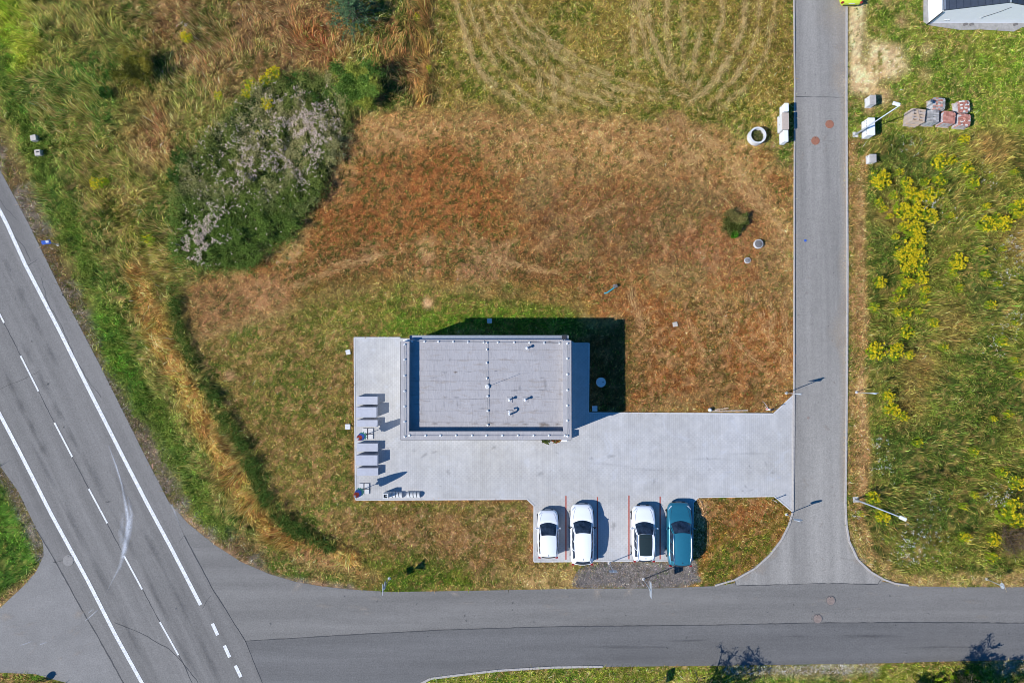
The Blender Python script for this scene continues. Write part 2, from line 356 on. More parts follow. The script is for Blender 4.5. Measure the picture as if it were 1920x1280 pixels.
# lawn west and south of the yard
zone([(385, 640), (520, 590), (655, 600), (655, 940), (540, 980), (450, 830)], 1.2, (138, 122, 60), (104, 112, 42), (190, 146, 94), .36, .24, .07, 1, s=.8)
zone([(660, 950), (960, 940), (985, 1010), (900, 1090), (740, 1030), (640, 1000)], 1.4, (160, 118, 70), (122, 108, 52), (196, 152, 106), .4, .22, .06, .95, s=.9)
band([(660, 944), (985, 942), (990, 1040)], .45, .6, (104, 122, 40), OLI, TAN, .35, .16, .08, 1.1, s=.85)
zone([(600, 1000), (740, 1050), (860, 1060), (900, 1105), (700, 1105), (620, 1060)], .9, (108, 126, 36), (86, 110, 32), (160, 132, 70), .4, .14, .09, 1.2, s=.9)
zone([(940, 1075), (1075, 1068), (1082, 1106), (960, 1108)], .7, (224, 180, 118), (190, 148, 92), (120, 116, 50), .3, .2, .05, .6, s=.95)
band([(664, 640), (666, 935)], .22, .25, (176, 122, 80), BRN, OLI, .3, .2, .05, .7, s=.8)
band([(667, 938), (985, 937)], .2, .2, (176, 118, 78), BRN, OLI, .3, .2, .05, .7, s=.8)
band([(995, 950), (996, 1050)], .3, .2, (186, 132, 96), BRN, OLI, .3, .2, .05, .6, s=.8)
# lawn between yard and street corner
zone([(1300, 935), (1452, 930), (1486, 960), (1470, 1015), (1400, 1075), (1290, 1102)], .4, (160, 102, 54), (114, 96, 42), (194, 144, 92), .42, .22, .06, .95)
zone([(1370, 1000), (1475, 970), (1440, 1045), (1330, 1095), (1295, 1080)], .8, (106, 116, 38), (84, 100, 34), (166, 122, 70), .35, .2, .08, 1.1, s=.9)
zone([(1302, 940), (1345, 936), (1325, 975), (1302, 990)], .4, (206, 160, 104), (170, 120, 72), (100, 70, 44), .4, .3, .03, .4)
# north-west wilderness
WILD = [(-60, -80), (812, -80), (810, 190), (740, 205), (655, 225), (632, 290), (590, 380), (545, 440), (480, 490), (400, 510), (345, 540), (345, 620), (385, 690), (425, 760), (470, 830),
        (500, 890), (520, 945), (570, 1000), (680, 1035), (670, 1055), (560, 1030), (470, 1010), (430, 1000), (350, 960), (300, 900), (240, 770), (180, 650), (110, 530), (50, 410), (0, 300), (-60, 190)]
zone(WILD, .22, (146, 140, 70), (98, 116, 48), (192, 162, 100), .46, .26, .55, 1, wob=.35)
zone([(300, -60), (640, -60), (650, 140), (480, 170), (330, 150), (260, 60)], 1.6, (156, 120, 76), (124, 118, 58), (194, 154, 104), .45, .28, .5, 1)
zone([(230, 190), (310, 190), (340, 290), (270, 320), (220, 250)], .8, (200, 160, 104), (176, 126, 84), (150, 132, 74), .3, .2, .55, 1)
zone([(540, 40), (640, 20), (640, 110), (560, 130)], 1.0, (174, 126, 82), BRN, OLI, .3, .25, .45, 1)
zone([(60, 30), (240, 60), (260, 240), (130, 250), (60, 140)], 1.6, (140, 138, 66), (88, 118, 48), (178, 156, 88), .4, .25, .6, 1)
zone([(-40, -20), (50, -20), (70, 120), (20, 170), (-40, 120)], 1.0, (156, 168, 50), (120, 150, 40), (190, 180, 80), .3, .2, .5, 1)
zone([(690, 60), (808, 0), (806, 185), (720, 190), (690, 120)], .7, (138, 112, 64), (104, 110, 50), (190, 134, 84), .4, .3, .55, 1)
band([(790, 195), (796, 120), (798, 40), (799, -60)], .42, .18, (164, 126, 66), (118, 116, 52), (190, 140, 82), .4, .3, .95, 1.3, wob=.15)
band([(150, 260), (230, 390), (300, 520), (320, 620)], 1.4, 1.2, (158, 148, 70), (120, 128, 50), (196, 160, 98), .35, .22, .5, 1, s=.8)
# thicket
THK = [(330, 350), (420, 230), (500, 150), (620, 150), (660, 215), (632, 290), (590, 380), (545, 440), (480, 490), (400, 505), (340, 480)]
zone(THK, .4, (74, 92, 46), (58, 78, 36), (110, 112, 70), .4, .2, .7, 1)
# roadside: gravel verge, green strip, reeds
band([(-10, 270), (60, 420), (120, 545), (190, 675), (270, 830), (330, 930), (400, 1005), (470, 1050)], 1.1, .5, (128, 104, 68), (148, 132, 114), (104, 104, 50), .42, .2, .14, .6)
band([(200, 690), (250, 780), (330, 900)], .9, .6, (142, 124, 104), (110, 92, 62), (96, 100, 48), .4, .2, .10, .4, s=.85)
band([(-10, 90), (40, 220), (80, 300), (120, 400), (160, 490), (200, 590), (230, 690), (290, 770), (330, 850), (380, 960), (420, 990)], .7, .7, (104, 138, 48), (86, 116, 44), (150, 148, 66), .4, .14, .22, 1.0)
band([(195, 600), (215, 660), (270, 750)], 1.0, .6, (102, 140, 46), (82, 116, 40), (146, 150, 64), .4, .14, .3, 1.1)
REED = [(255, 510), (285, 600), (325, 680), (380, 790), (420, 865), (455, 930), (500, 990), (560, 1020), (660, 1045)]
band(REED, .8, .35, (222, 164, 96), (190, 140, 74), (136, 136, 56), .3, .2, .75, 1.1)
band([(325, 540), (345, 640), (385, 710), (430, 790), (480, 880), (500, 940), (545, 990), (620, 1022)], .45, .3, (92, 102, 48), (74, 90, 40), (146, 132, 66), .4, .25, .55, 1)
band([(560, 1040), (640, 1060), (700, 1080)], .5, .5, (206, 150, 98), TAN, GRN, .3, .2, .12, .9, s=.8)
band([(340, 960), (400, 1020), (460, 1060), (540, 1090), (660, 1106)], .30, .2, (190, 150, 112), (150, 130, 110), OLI, .3, .2, .04, .4)
# far side of the street
zone([(1588, -80), (2020, -80), (2020, 260), (1588, 260)], .4, (134, 142, 54), (106, 128, 44), (190, 160, 100), .4, .22, .09, 1)
zone([(1590, -20), (1622, -20), (1618, 120), (1650, 140), (1640, 180), (1594, 175)], .35, (246, 212, 158), (236, 196, 142), (170, 150, 90), .4, .06, .03, .05, wob=.25)
zone([(1628, 75), (1690, 85), (1705, 130), (1660, 150), (1628, 130)], .4, (244, 208, 154), (226, 186, 132), (140, 134, 66), .35, .2, .04, .12, wob=.45)
for a in ((1738, 95, 12), (1735, 138, 12), (1664, 4, 7), (1655, 180, 16), (1630, 205, 9), (1690, 40, 10)): spot(*a, (236, 194, 142), .9, (216, 172, 120), .4, (130, 130, 60), .15, .04, .2, f=.3)
zone([(1820, 80), (1960, 80), (1960, 260), (1850, 230)], 1.2, (142, 156, 52), (112, 140, 42), (186, 170, 90), .4, .14, .10, 1.1, s=.8)
zone([(1700, 100), (1830, 90), (1840, 160), (1740, 170)], 1.2, (118, 146, 46), (96, 128, 40), (180, 160, 90), .4, .14, .10, 1.1, s=.7)
zone([(1622, 258), (2020, 252), (2020, 1110), (1640, 1080), (1600, 1010), (1622, 880)], .35, (122, 124, 52), (88, 104, 42), (180, 152, 84), .46, .20, .5, 1, wob=.4)
zone([(1640, 640), (1780, 560), (1900, 640), (1900, 860), (1760, 960), (1650, 850)], 1.8, (110, 118, 48), (84, 100, 40), (172, 146, 84), .4, .18, .5, 1, s=.8)
for a in ((1720, 690, 34), (1700, 760, 26), (1860, 280, 40), (1790, 610, 30), (1905, 460, 30), (1660, 400, 20)): spot(*a, (190, 146, 90), .7, (160, 128, 70), .4, (120, 116, 54), .2, .5, 1, f=.9)
for a in ((1690, 300, 30), (1760, 330, 26), (1650, 450, 22), (1680, 860, 30), (1730, 960, 40), (1850, 560, 34)): spot(*a, (78, 96, 46), .7, (98, 112, 50), .4, (140, 130, 70), .16, .5, 1, f=.9)
band([(1592, 270), (1605, 500), (1608, 700), (1604, 900), (1602, 1000)], .62, .35, (160, 124, 72), (122, 114, 52), (200, 152, 102), .42, .22, .09, .9)
band([(1618, 300), (1612, 420), (1614, 560), (1622, 600), (1614, 720), (1622, 850), (1612, 960), (1630, 1030), (1660, 1060)], .26, .25, (212, 166, 112), (186, 138, 90), (140, 120, 66), .3, .16, .06, .7)
band([(1600, 1000), (1625, 1060), (1690, 1088), (1800, 1088), (1940, 1086)], .6, .4, (176, 146, 88), (128, 124, 54), (206, 172, 116), .4, .25, .10, .9)
zone([(1640, 1010), (1760, 1020), (1800, 1075), (1690, 1080)], .7, (112, 128, 44), (150, 130, 64), (200, 160, 104), .4, .2, .3, 1, s=.7)
# south verge and south-west corner
zone([(780, 1262), (1040, 1252), (1300, 1249), (1960, 1238), (1960, 1400), (700, 1400)], .15, (128, 134, 46), (98, 122, 38), (182, 156, 96), .42, .22, .12, 1)
zone([(1360, 1252), (1640, 1246), (1640, 1262), (1380, 1266)], .4, (176, 164, 142), (150, 134, 100), OLI, .4, .25, .05, .5)
zone([(1860, 1240), (1960, 1238), (1960, 1262), (1870, 1262)], .3, (182, 170, 152), (150, 134, 100), OLI, .4, .2, .05, .4)
zone([(-80, 850), (0, 870), (30, 920), (60, 985), (82, 1030), (66, 1075), (40, 1100), (-80, 1180)], .2, (98, 138, 46), (80, 116, 40), (154, 156, 74), .4, .16, .25, 1.2)
band([(2, 880), (34, 935), (62, 1000), (76, 1040)], .38, .25, (150, 138, 118), (120, 104, 74), OLI, .4, .2, .05, .4)
band([(70, 1070), (40, 1098), (-20, 1140)], .35, .3, (190, 150, 106), TAN, OLI, .3, .2, .05, .5)
zone([(-60, 1258), (60, 1262), (130, 1280), (150, 1400), (-60, 1400)], .15, (96, 132, 40), (130, 122, 56), TAN, .4, .2, .25, 1.1)
# mowing swaths in the north field
SW = [[(850, -20), (868, 60), (890, 130), (940, 190), (1000, 215)], [(878, -20), (895, 60), (925, 130), (975, 185)], [(905, -20), (925, 50), (965, 120), (1040, 180), (1150, 205)],
      [(935, -20), (960, 40), (1010, 105), (1090, 165), (1200, 200)], [(965, 0), (1010, 70), (1080, 120), (1190, 165), (1300, 185)], [(1185, -20), (1187, 60), (1195, 130)], [(1212, -20), (1220, 70), (1260, 150)],
      [(1350, -20), (1352, 60), (1325, 130), (1300, 180)], [(1400, -20), (1390, 80), (1330, 170), (1290, 200)], [(1035, 130), (1040, 195)], [(1012, 130), (1008, 185)], [(1060, 140), (1068, 180)]]
def morph(a, b, n):
    ra = [a[0]]*0; out = []
    def rs(c):
        c = np.array(c, float); d = np.r_[0, np.cumsum(np.hypot(*np.diff(c, axis=0).T))]; t = np.linspace(0, d[-1], 7); return np.stack([np.interp(t, d, c[:, 0]), np.interp(t, d, c[:, 1])], 1)
    A, B = rs(a), rs(b)
    for k in range(1, n): out.append([tuple(p) for p in A+(B-A)*k/n])
    return out
SW = SW[:1]+SW[4:]+morph(SW[0], SW[4], 6)+morph(SW[6], SW[7], 4)+morph(SW[5], SW[6], 2)+morph(SW[8], [(1480, -20), (1475, 90), (1420, 190), (1350, 225)], 3)
def smooth(c, n=24):
    c = np.array(c, float)
    if len(c) < 3: return [tuple(p) for p in c]
    d = np.r_[0, np.cumsum(np.hypot(*np.diff(c, axis=0).T))]; t = np.linspace(0, d[-1], n); out = np.stack([np.interp(t, d, c[:, 0]), np.interp(t, d, c[:, 1])], 1)
    for _ in range(14): out[1:-1] = out[1:-1]*.5+(out[:-2]+out[2:])*.25
    return [tuple(p) for p in out]
SW = [smooth(c) for c in SW]
for k, s_ in enumerate(SW):
    band(s_, .09+.04*(k % 3), .12, (214, 180, 118), (192, 158, 98), (130, 122, 56), .3, .2, .06, .8, wob=.3, s=(.75, .45, .6)[k % 3])
    if k % 2: band([(p[0]+7, p[1]+2) for p in s_], .05, .12, (94, 108, 36), OLI, STR, .3, .12, .10, 1.1, wob=.3, s=.6)
LAWN_TRACKS = ([(1255, 205), (1340, 290), (1440, 420), (1480, 500)], [(1230, 215), (1300, 300), (1400, 420)], [(1180, 500), (1200, 620)], [(1340, 560), (1380, 640), (1440, 700)], [(1440, 560), (1445, 660)], [(880, 480), (1060, 515)],
           [(1000, 470), (1100, 400), (1180, 380)], [(1230, 400), (1250, 470)], [(1275, 212), (1360, 290), (1455, 410), (1485, 470)], [(1215, 225), (1275, 300), (1340, 360)], [(1470, 560), (1470, 700)], [(1400, 540), (1430, 620)], [(1320, 540), (1335, 620)], [(1290, 600), (1330, 680)], [(620, 500), (760, 470)], [(520, 545), (640, 505)], [(690, 230), (760, 260)], [(960, 250), (1080, 300)], [(1090, 240), (1180, 310)], [(1170, 250), (1240, 320)])
for s_ in LAWN_TRACKS:
    band(s_, .10, .2, (220, 172, 112), TAN, BRN, .3, .15, .04, .8, wob=.45, s=.6)
for a in ((802, 568, 11), (430, 705, 10), (720, 680, 9)): spot(*a, (226, 176, 126), .95, (190, 142, 98), .4, (120, 96, 60), .15, .03, .15, f=.2)
#@ENDZONES
# hard masks -------------------------------------------------------
HWY = [(-160, 90), (0, 318), (54, 420), (118, 551), (188, 685), (270, 850), (317, 941), (346, 1004), (396, 1099), (460, 1201), (492, 1280), (580, 1460), (320, 1460), (232, 1280), (191, 1206), (144, 1125), (104, 1051), (70, 994), (34, 920), (0, 873), (-160, 560)]
JN = [(317, 941), (353, 981), (403, 1021), (453, 1053), (504, 1075), (554, 1090), (600, 1098), (653, 1104), (733, 1109), (867, 1107), (967, 1105), (1077, 1103), (1240, 1102), (1340, 1098), (1380, 1092), (1656, 1090), (1702, 1098), (1793, 1100), (1920, 1100), (2500, 1100),
      (2500, 1168), (1920, 1167), (1715, 1166), (1512, 1167), (1340, 1171), (1233, 1172), (1033, 1174), (833, 1180), (640, 1190), (460, 1201), (396, 1099), (346, 1004)]
JS = [(460, 1201), (640, 1190), (833, 1180), (1033, 1174), (1233, 1172), (1340, 1171), (1512, 1167), (1715, 1166), (1920, 1167), (2500, 1168), (2500, 1232), (1920, 1236), (1777, 1239), (1652, 1242.5), (1481, 1245), (1340, 1247), (1233, 1248), (1033, 1251), (933, 1257), (850, 1267), (807, 1272), (790, 1280), (760, 1330), (740, 1460), (580, 1460), (492, 1280)]
STREET = [(1489, -560), (1586, -560), (1586, 0), (1585, 190), (1587, 500), (1586, 700), (1584, 880), (1583, 942), (1585, 983), (1590, 1014), (1606, 1049), (1631, 1072), (1656, 1087), (1650, 1093), (1560, 1093), (1440, 1096), (1380, 1097), (1377, 1086), (1415, 1065), (1443, 1040), (1465, 1012), (1479, 984), (1486, 959), (1488, 880), (1489.5, 739), (1490, 500), (1491, 150)]
SIDE = [(70, 994), (104, 1051), (144, 1125), (191, 1206), (232, 1280), (320, 1460), (220, 1460), (128, 1280), (101, 1273), (67, 1263), (0, 1260), (-300, 1262), (-300, 1180), (0, 1139), (44, 1098), (67, 1072), (82, 1041), (81, 1018)]
YARD = [(665, 634), (667.6, 936), (988, 934.5), (1001, 947), (1000.5, 1051.5), (1296.5, 1049.5), (1299, 941.5), (1309, 932), (1451, 930), (1485.5, 958.5), (1488, 880), (1489, 739), (1450, 774.5), (1104.5, 773), (1104, 642), (1075, 642), (1075, 640), (1040, 634)]
HPAV = [(1731, -100), (1731, 42), (1741, 48), (1760, 51), (1800, 57), (1840, 56), (1900, 60), (1916, 52), (2030, 50), (2030, -100)]
GRAV = [(1085, 1070), (1110, 1054), (1302, 1052), (1308, 1085), (1270, 1101), (1100, 1103), (1075, 1095)]
hard = np.full((NX, NY), 9.0, np.float32)
for P in (HWY, JN, JS, STREET, SIDE, YARD, HPAV): hard = np.minimum(hard, sdist(g2(P)))
gravd = sdist(g2(GRAV)); paint(soft(gravd, .25, .5), (120, 112, 106), (150, 140, 130), (92, 84, 70), .4, .25, .05, .16)
# colour of a plant or of the soil at a point ----------------------
def colour(x, y, jit=.0, pick=.0, rng=RNG):
    A = samp(mapA, x, y); B = samp(mapB, x, y); C = samp(mapC, x, y); b = samp(fB, x, y); c = samp(fC, x, y)
    n1 = rank(fbm(x, y, 2.1, 5, 1), .085); n2 = rank(fbm(x, y, .24, 3, 5), .12)
    wb = np.clip((n1-(1-b))/.30+.5, 0, 1); wc = np.clip((n2-(1-c))/.35+.5, 0, 1)
    if pick:
        r = rng.random(len(x)); q = rng.random(len(x))
        wb = np.where(r < pick, (q < b).astype(float), wb); r2 = rng.random(len(x)); wc = np.where(r2 < pick, (rng.random(len(x)) < c).astype(float), wc)
    col = A*(1-wb[:, None])+B*wb[:, None]; col = col*(1-wc[:, None])+C*wc[:, None]
    n3 = fbm(x, y, 5.5, 3, 8); col = col*(.90+.20*rank(n3, .1))[:, None]
    t1 = rank(vnoise(x/.17+3.3, y/.17), .26); t2 = rank(vnoise(x/.36, y/.36+7.7), .26); col = col*(.48+.62*t1+.42*t2)[:, None]
    if jit:
        k = np.exp(rng.normal(0, jit, len(x)))[:, None]; h = 1+rng.normal(0, jit*.22, (len(x), 3)); col = col*k*h
    return np.clip(col, .002, .85)
def npmesh(name, V, F, C, mat, smooth=False):
    me = bpy.data.meshes.new(name); V = np.asarray(V, np.float32); F = np.asarray(F, np.int32); n = F.shape[1]
    me.vertices.add(len(V)); me.vertices.foreach_set('co', V.ravel()); me.loops.add(F.size); me.loops.foreach_set('vertex_index', F.ravel())
    me.polygons.add(len(F)); me.polygons.foreach_set('loop_start', np.arange(0, F.size, n, dtype=np.int32))
    try: me.polygons.foreach_set('loop_total', np.full(len(F), n, np.int32))
    except Exception: pass
    if C is not None:
        a = me.attributes.new('Col', 'FLOAT_COLOR', 'POINT'); c4 = np.ones((len(V), 4), np.float32); c4[:, :3] = C; a.data.foreach_set('color', c4.ravel())
    me.materials.append(mat); me.polygons.foreach_set('use_smooth', np.full(len(F), smooth)); me.update(calc_edges=True)
    return me
def nobj(name, *a, **k):
    o = bpy.data.objects.new(name, npmesh(name, *a, **k)); COL.objects.link(o); return o
GAIN = 0.84       # picture colour -> albedo
# ------------------------------------------------------------------ ground sheet
st = 2
gx_, gy_ = GX[::st, ::st], GY[::st, ::st]; a, b = gx_.shape
gv = np.stack([gx_.ravel(), gy_.ravel(), np.zeros(a*b)], 1); idx = np.arange(a*b).reshape(a, b)
gf = np.stack([idx[:-1, :-1].ravel(), idx[1:, :-1].ravel(), idx[1:, 1:].ravel(), idx[:-1, 1:].ravel()], 1)
gc = colour(gv[:, 0], gv[:, 1])*GAIN*(.70+.22*(samp(den, gv[:, 0], gv[:, 1]) < .35))[:, None]  # ground darkened under dense grass, shade between the blades put into the colour
xs, ys = gx_[:, 0], gy_[0]; R = 900.0
far = np.array([[-R, -R, 0], [R, -R, 0], [R, R, 0], [-R, R, 0], [xs[0], ys[0], 0], [xs[-1], ys[0], 0], [xs[-1], ys[-1], 0], [xs[0], ys[-1], 0]]); nb = len(gv)
ff = np.array([[0, 1, 5, 4], [1, 2, 6, 5], [2, 3, 7, 6], [3, 0, 4, 7]])+nb
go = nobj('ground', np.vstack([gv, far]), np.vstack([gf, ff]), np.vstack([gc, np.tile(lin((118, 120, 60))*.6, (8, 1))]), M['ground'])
tag(go, kind='structure')
# ------------------------------------------------------------------ roads
def sheet(name, pts, z, mat): return tag(MB().poly(gx(pts), z).build(name, mat), kind='structure')
sheet('side_road', SIDE, .006, M['sideroad']); sheet('junction_lane_north', JN, .010, M['lane_n']); sheet('junction_lane_south', JS, .014, M['lane_s'])
hw = sheet('highway', HWY, .018, M['highway']); stt = sheet('street', STREET, .022, M['street'])
sheet('yard_paving', YARD, .045, M['paving']); sheet('house_paving', HPAV, .03, M['darkslab'])
ZM = .030
def mark(name, pts, w, mat, z=ZM, par=None, ext=True):
    return MB().strip(gx(pts), w, z).build(name, mat, par)
rl = [(-80, 240), (0, 395), (13, 420), (47.5, 495.6), (111, 618), (168, 732), (228, 850), (275, 941), (322, 1028), (376.5, 1133)]
ll = [(-160, 470), (0, 776), (39, 850), (97, 964), (165, 1088), (215, 1186), (267, 1280), (360, 1460)]
lines = empty('lane_marking'); tag(lines, kind='structure')
mark('edge_line', rl, .27, M['paint'], par=lines); mark('edge_line', ll, .27, M['paint'], par=lines)
for a, b in (((-30, 530), (8, 605)), ((39, 667), (72.5, 733)), ((102.5, 792), (136, 856)), ((167, 916), (201.5, 980)), ((233, 1041), (267, 1104)), ((300, 1165), (335, 1227)), ((368, 1290), (400, 1352))):
    mark('centre_dash', [a, b], .13, M['paint'], par=lines)
for a, b in (((398.5, 1168), (408.5, 1189.5)), ((421, 1209), (431, 1231)), ((441.5, 1246.5), (452, 1268)), ((462, 1288), (472, 1309))):
    mark('junction_dash', [a, b], .26, M['paint'], par=lines)
# seams and cracks: thin bitumen-filled joints in the asphalt
seams = empty('asphalt_seam'); tag(seams, kind='structure')
def wob(pts, amp, step=.35, seed=0):
    P = gx(pts); out = []; r = random.Random(seed+len(pts)*7)
    for p, q in zip(P[:-1], P[1:]):
        n = max(1, int((q-p).length/step)); t = (q-p).normalized()
        for k in range(n): out.append(p+(q-p)*k/n+Vector((-t.y, t.x, 0))*r.uniform(-amp, amp))
    out.append(P[-1]); return out
def crack(name, pts, w, amp, z=.0265, seed=0):
    P = wob(pts, amp, seed=seed); r = random.Random(seed); MB().strip(P, [w*r.uniform(.45, 1.25) for _ in P], z).build(name, M['seam'], seams)
crack('seam', [(0, 590), (39, 667), (102, 792), (167, 916), (233, 1041), (300, 1165), (345, 1245), (365, 1290)], .05, .02, seed=1)
crack('seam', [(346, 1004), (396, 1099), (460, 1201), (492, 1280)], .045, .015, seed=2)
crack('seam', [(70, 994), (104, 1051), (144, 1125), (191, 1206), (232, 1280)], .085, .02, seed=3)
crack('seam', [(460, 1201), (640, 1190), (833, 1180), (1033, 1174), (1233, 1172), (1340, 1171), (1512, 1167), (1715, 1166), (1920, 1167)], .06, .012, seed=4)
crack('seam', [(1377, 1086), (1380, 1097), (1440, 1096), (1500, 1094), (1560, 1092), (1645, 1095), (1651, 1086)], .05, .02, seed=5)
crack('seam', [(1492, 182), (1584, 183)], .055, .008, seed=6)
crack('crack', [(30, 445), (48, 465), (58, 490)], .045, .06, seed=7); crack('crack', [(48, 501), (70, 487)], .05, .01, seed=8)
crack('crack', [(78, 520), (90, 570), (115, 610), (140, 670), (170, 720), (190, 745)], .03, .06, seed=9)
crack('crack', [(0, 728), (40, 712), (72, 697)], .03, .04, seed=10); crack('crack', [(0, 372), (12, 392), (32, 412)], .03, .06, seed=11)
crack('crack', [(215, 1166), (270, 1188), (320, 1218), (350, 1250), (380, 1290)], .05, .04, seed=12)
crack('crack', [(380, 1140), (388, 1125), (396, 1116)], .03, .02, seed=13); crack('crack', [(335, 1016), (345, 1004)], .03, .02, seed=14)
crack('crack', [(100, 1054), (118, 1050)], .05, .01, seed=15); crack('crack', [(1490, 160), (1492, 700)], .03, .01, seed=16)
# chalky spill on the highway (a stain with its own outline, feathered by noise)
def spillmat():
    m, nt, b = newmat('chalk_spill'); at = nt.nodes.new('ShaderNodeAttribute'); at.attribute_name = 'Col'
    v = coords(nt); n = noise(nt, 5, 5, .7, v); tr = nt.nodes.new('ShaderNodeBsdfTransparent'); mx = nt.nodes.new('ShaderNodeMixShader')
    mu = nt.nodes.new('ShaderNodeMath'); mu.operation = 'MULTIPLY'; nt.links.new(at.outputs['Fac'], mu.inputs[0])
    nt.links.new(ramp(nt, n, [(.3, (.35,)*3), (.65, (1,)*3)]), mu.inputs[1])
    b.inputs['Base Color'].default_value = (.62, .64, .68, 1); b.inputs['Roughness'].default_value = .9
    nt.links.new(mu.outputs[0], mx.inputs[0]); nt.links.new(tr.outputs[0], mx.inputs[1]); nt.links.new(b.outputs[0], mx.inputs[2])
    nt.links.new(mx.outputs[0], nt.nodes['Material Output'].inputs[0]); return m
M['spill'] = spillmat()
def spill(pts, ws, al, z, par):
    P = gx(pts); V, F, C = [], [], []
    for i, p in enumerate(P):
        t = (P[min(i+1, len(P)-1)]-P[max(i-1, 0)]).normalized(); nn = Vector((-t.y, t.x, 0))
        for u, a in ((-1, 0), (-.4, .6), (0, 1), (.4, .6), (1, 0)): V.append(tuple(p+nn*ws[i]*u+Vector((0, 0, z)))); C.append((al[i]*a,)*3)
    for i in range(len(P)-1):
        for k in range(4): F.append((5*i+k, 5*i+k+1, 5*i+k+6, 5*i+k+5))
    o = nobj('spill_mark', V, F, np.array(C), M['spill']); o.parent = par
sp = empty('chalk_spill'); tag(sp, kind='structure')
spill([(204, 835), (218, 872), (228, 905), (236, 945), (241, 975), (237, 1010), (230, 1045)], [.08, .10, .10, .16, .22, .20, .10], [.15, .6, .7, .75, .9, .9, .5], .036, sp)
spill([(240, 930), (247, 962), (243, 990), (234, 1030), (226, 1060), (210, 1090), (196, 1118)], [.08, .2, .3, .28, .16, .06, .04], [.2, .5, .6, .7, .45, .25, .1], .040, sp)
spill([(232, 960), (228, 1000), (232, 1035)], [.2, .32, .2], [.1, .35, .2], .044, sp)
spill([(160, 1163), (172, 1153), (184, 1142)], [.03, .06, .03], [.5, .7, .4], .036, sp); spill([(166, 1148), (176, 1141)], [.05, .05], [.4, .4], .04, sp)
spill([(38, 1209), (50, 1205), (60, 1201)], [.03, .05, .03], [.3, .5, .3], .036, sp); spill([(76, 1207), (90, 1202)], [.05, .04], [.5, .3], .036, sp)
spill([(322, 945), (330, 965), (338, 985)], [.15, .1, .05], [.35, .25, .1], .04, sp)
# drifted sand along the street's right kerb
def dustmat():
    m = M['spill'].copy(); m.name = 'drifted_sand'; m.node_tree.nodes['Principled BSDF'].inputs['Base Color'].default_value = (.42, .35, .27, 1); return m
M['dust'] = dustmat()
def dust(pts, ws, al, z=.027):
    P = gx(pts); V, F, C = [], [], []
    for i, p in enumerate(P):
        for u, a in ((0, 1), (-.35, .7), (-.7, .3), (-1, 0)): V.append((p.x+ws[i]*u, p.y, z)); C.append((al[i]*a,)*3)
    for i in range(len(P)-1):
        for k in range(3): F.append((4*i+k, 4*i+k+1, 4*i+k+5, 4*i+k+4))
    o = nobj('sand_drift', V, F, np.array(C), M['dust']); o['kind'] = 'structure'
dd = [(1585, y) for y in range(-60, 960, 20)]
dust([(1585+(1 if 350 < y < 650 else -.5), y) for _, y in dd], [.5+1.3*max(0, math.sin(y*.011+1.2))*(.5+.5*math.sin(y*.043))**2+(.8 if y < 180 else 0) for _, y in dd], [.45+.4*(.5+.5*math.sin(y*.037+2)) for _, y in dd])
# red stall lines in the paving
for x, y0, y1 in ((1061, 929, 1048.5), (1120, 931, 1048), (1179, 928, 1047.5), (1237.5, 930, 1047.5)):
    o = mark('stall_line', [(x, y0), (x, y1)], .10, M['redline'], z=.049); o['kind'] = 'structure'
# ------------------------------------------------------------------ kerbs, stone by stone
KM2 = MB().bbox((0, 0, 0), (1, 1, 1), .04).mesh('kerb_stone', M['concrete'])
KM = MB().bbox((0, 0, 0), (1, 1, 1), .04).mesh('kerb_stone', M['kerb'])
def kerb(name, pts, w, h, ln=1.0, z=0):
    K_ = KM2 if name == 'yard_edging' else KM
    e = empty(name); tag(e, kind='structure'); P = gx(pts); r = random.Random(len(pts))
    seg = []
    for p, q in zip(P[:-1], P[1:]): seg.append(((q-p).length, p, q))
    for L, p, q in seg:
        n = max(1, round(L/ln)); d = (q-p)/n; a = math.atan2(d.y, d.x)
        for k in range(n):
            c = p+d*(k+.5); inst(K_, 'kerb_stone', e, (c.x, c.y, z+h/2+r.uniform(-.004, .004)), a+r.uniform(-.004, .004), (d.length-.012, w, h))
    return e
kerb('street_kerb', [(1487.5, -200), (1488, 0), (1489.5, 150), (1488.5, 500), (1488, 738)], .10, .11)
kerb('street_kerb', [(1488, 738), (1487, 880), (1486, 958), (1479, 983), (1465, 1011), (1443, 1039.5), (1415, 1064.5), (1377, 1086), (1340, 1096.5)], .13, .11, .8)
kerb('street_kerb', [(1587, -200), (1587, 0), (1586.5, 190), (1588.5, 500), (1587.5, 700), (1585.5, 880), (1584.5, 942), (1586.5, 983), (1591.5, 1013.5), (1607.5, 1048), (1632, 1071), (1657, 1085.5), (1678, 1093), (1703, 1096.5)], .14, .10, .9)
kerb('yard_edging', [(1103, 774), (1104.5, 643)], .10, .07); kerb('yard_edging', [(751, 633), (664.5, 633), (667, 936.5), (988, 935), (1001.5, 947.5), (1001, 1052), (1297, 1050)], .10, .07)
kerb('yard_edging', [(1297.5, 1050), (1299.5, 941), (1309, 931.5), (1451, 929.5), (1485, 958)], .10, .07); kerb('yard_edging', [(1488, 740), (1450, 775.5), (1104, 773.5)], .10, .07)
kerb('road_kerb', [(786, 1282), (808, 1271), (850, 1265.5), (933, 1256), (1033, 1250), (1130, 1248.5)], .16, .06, .8)
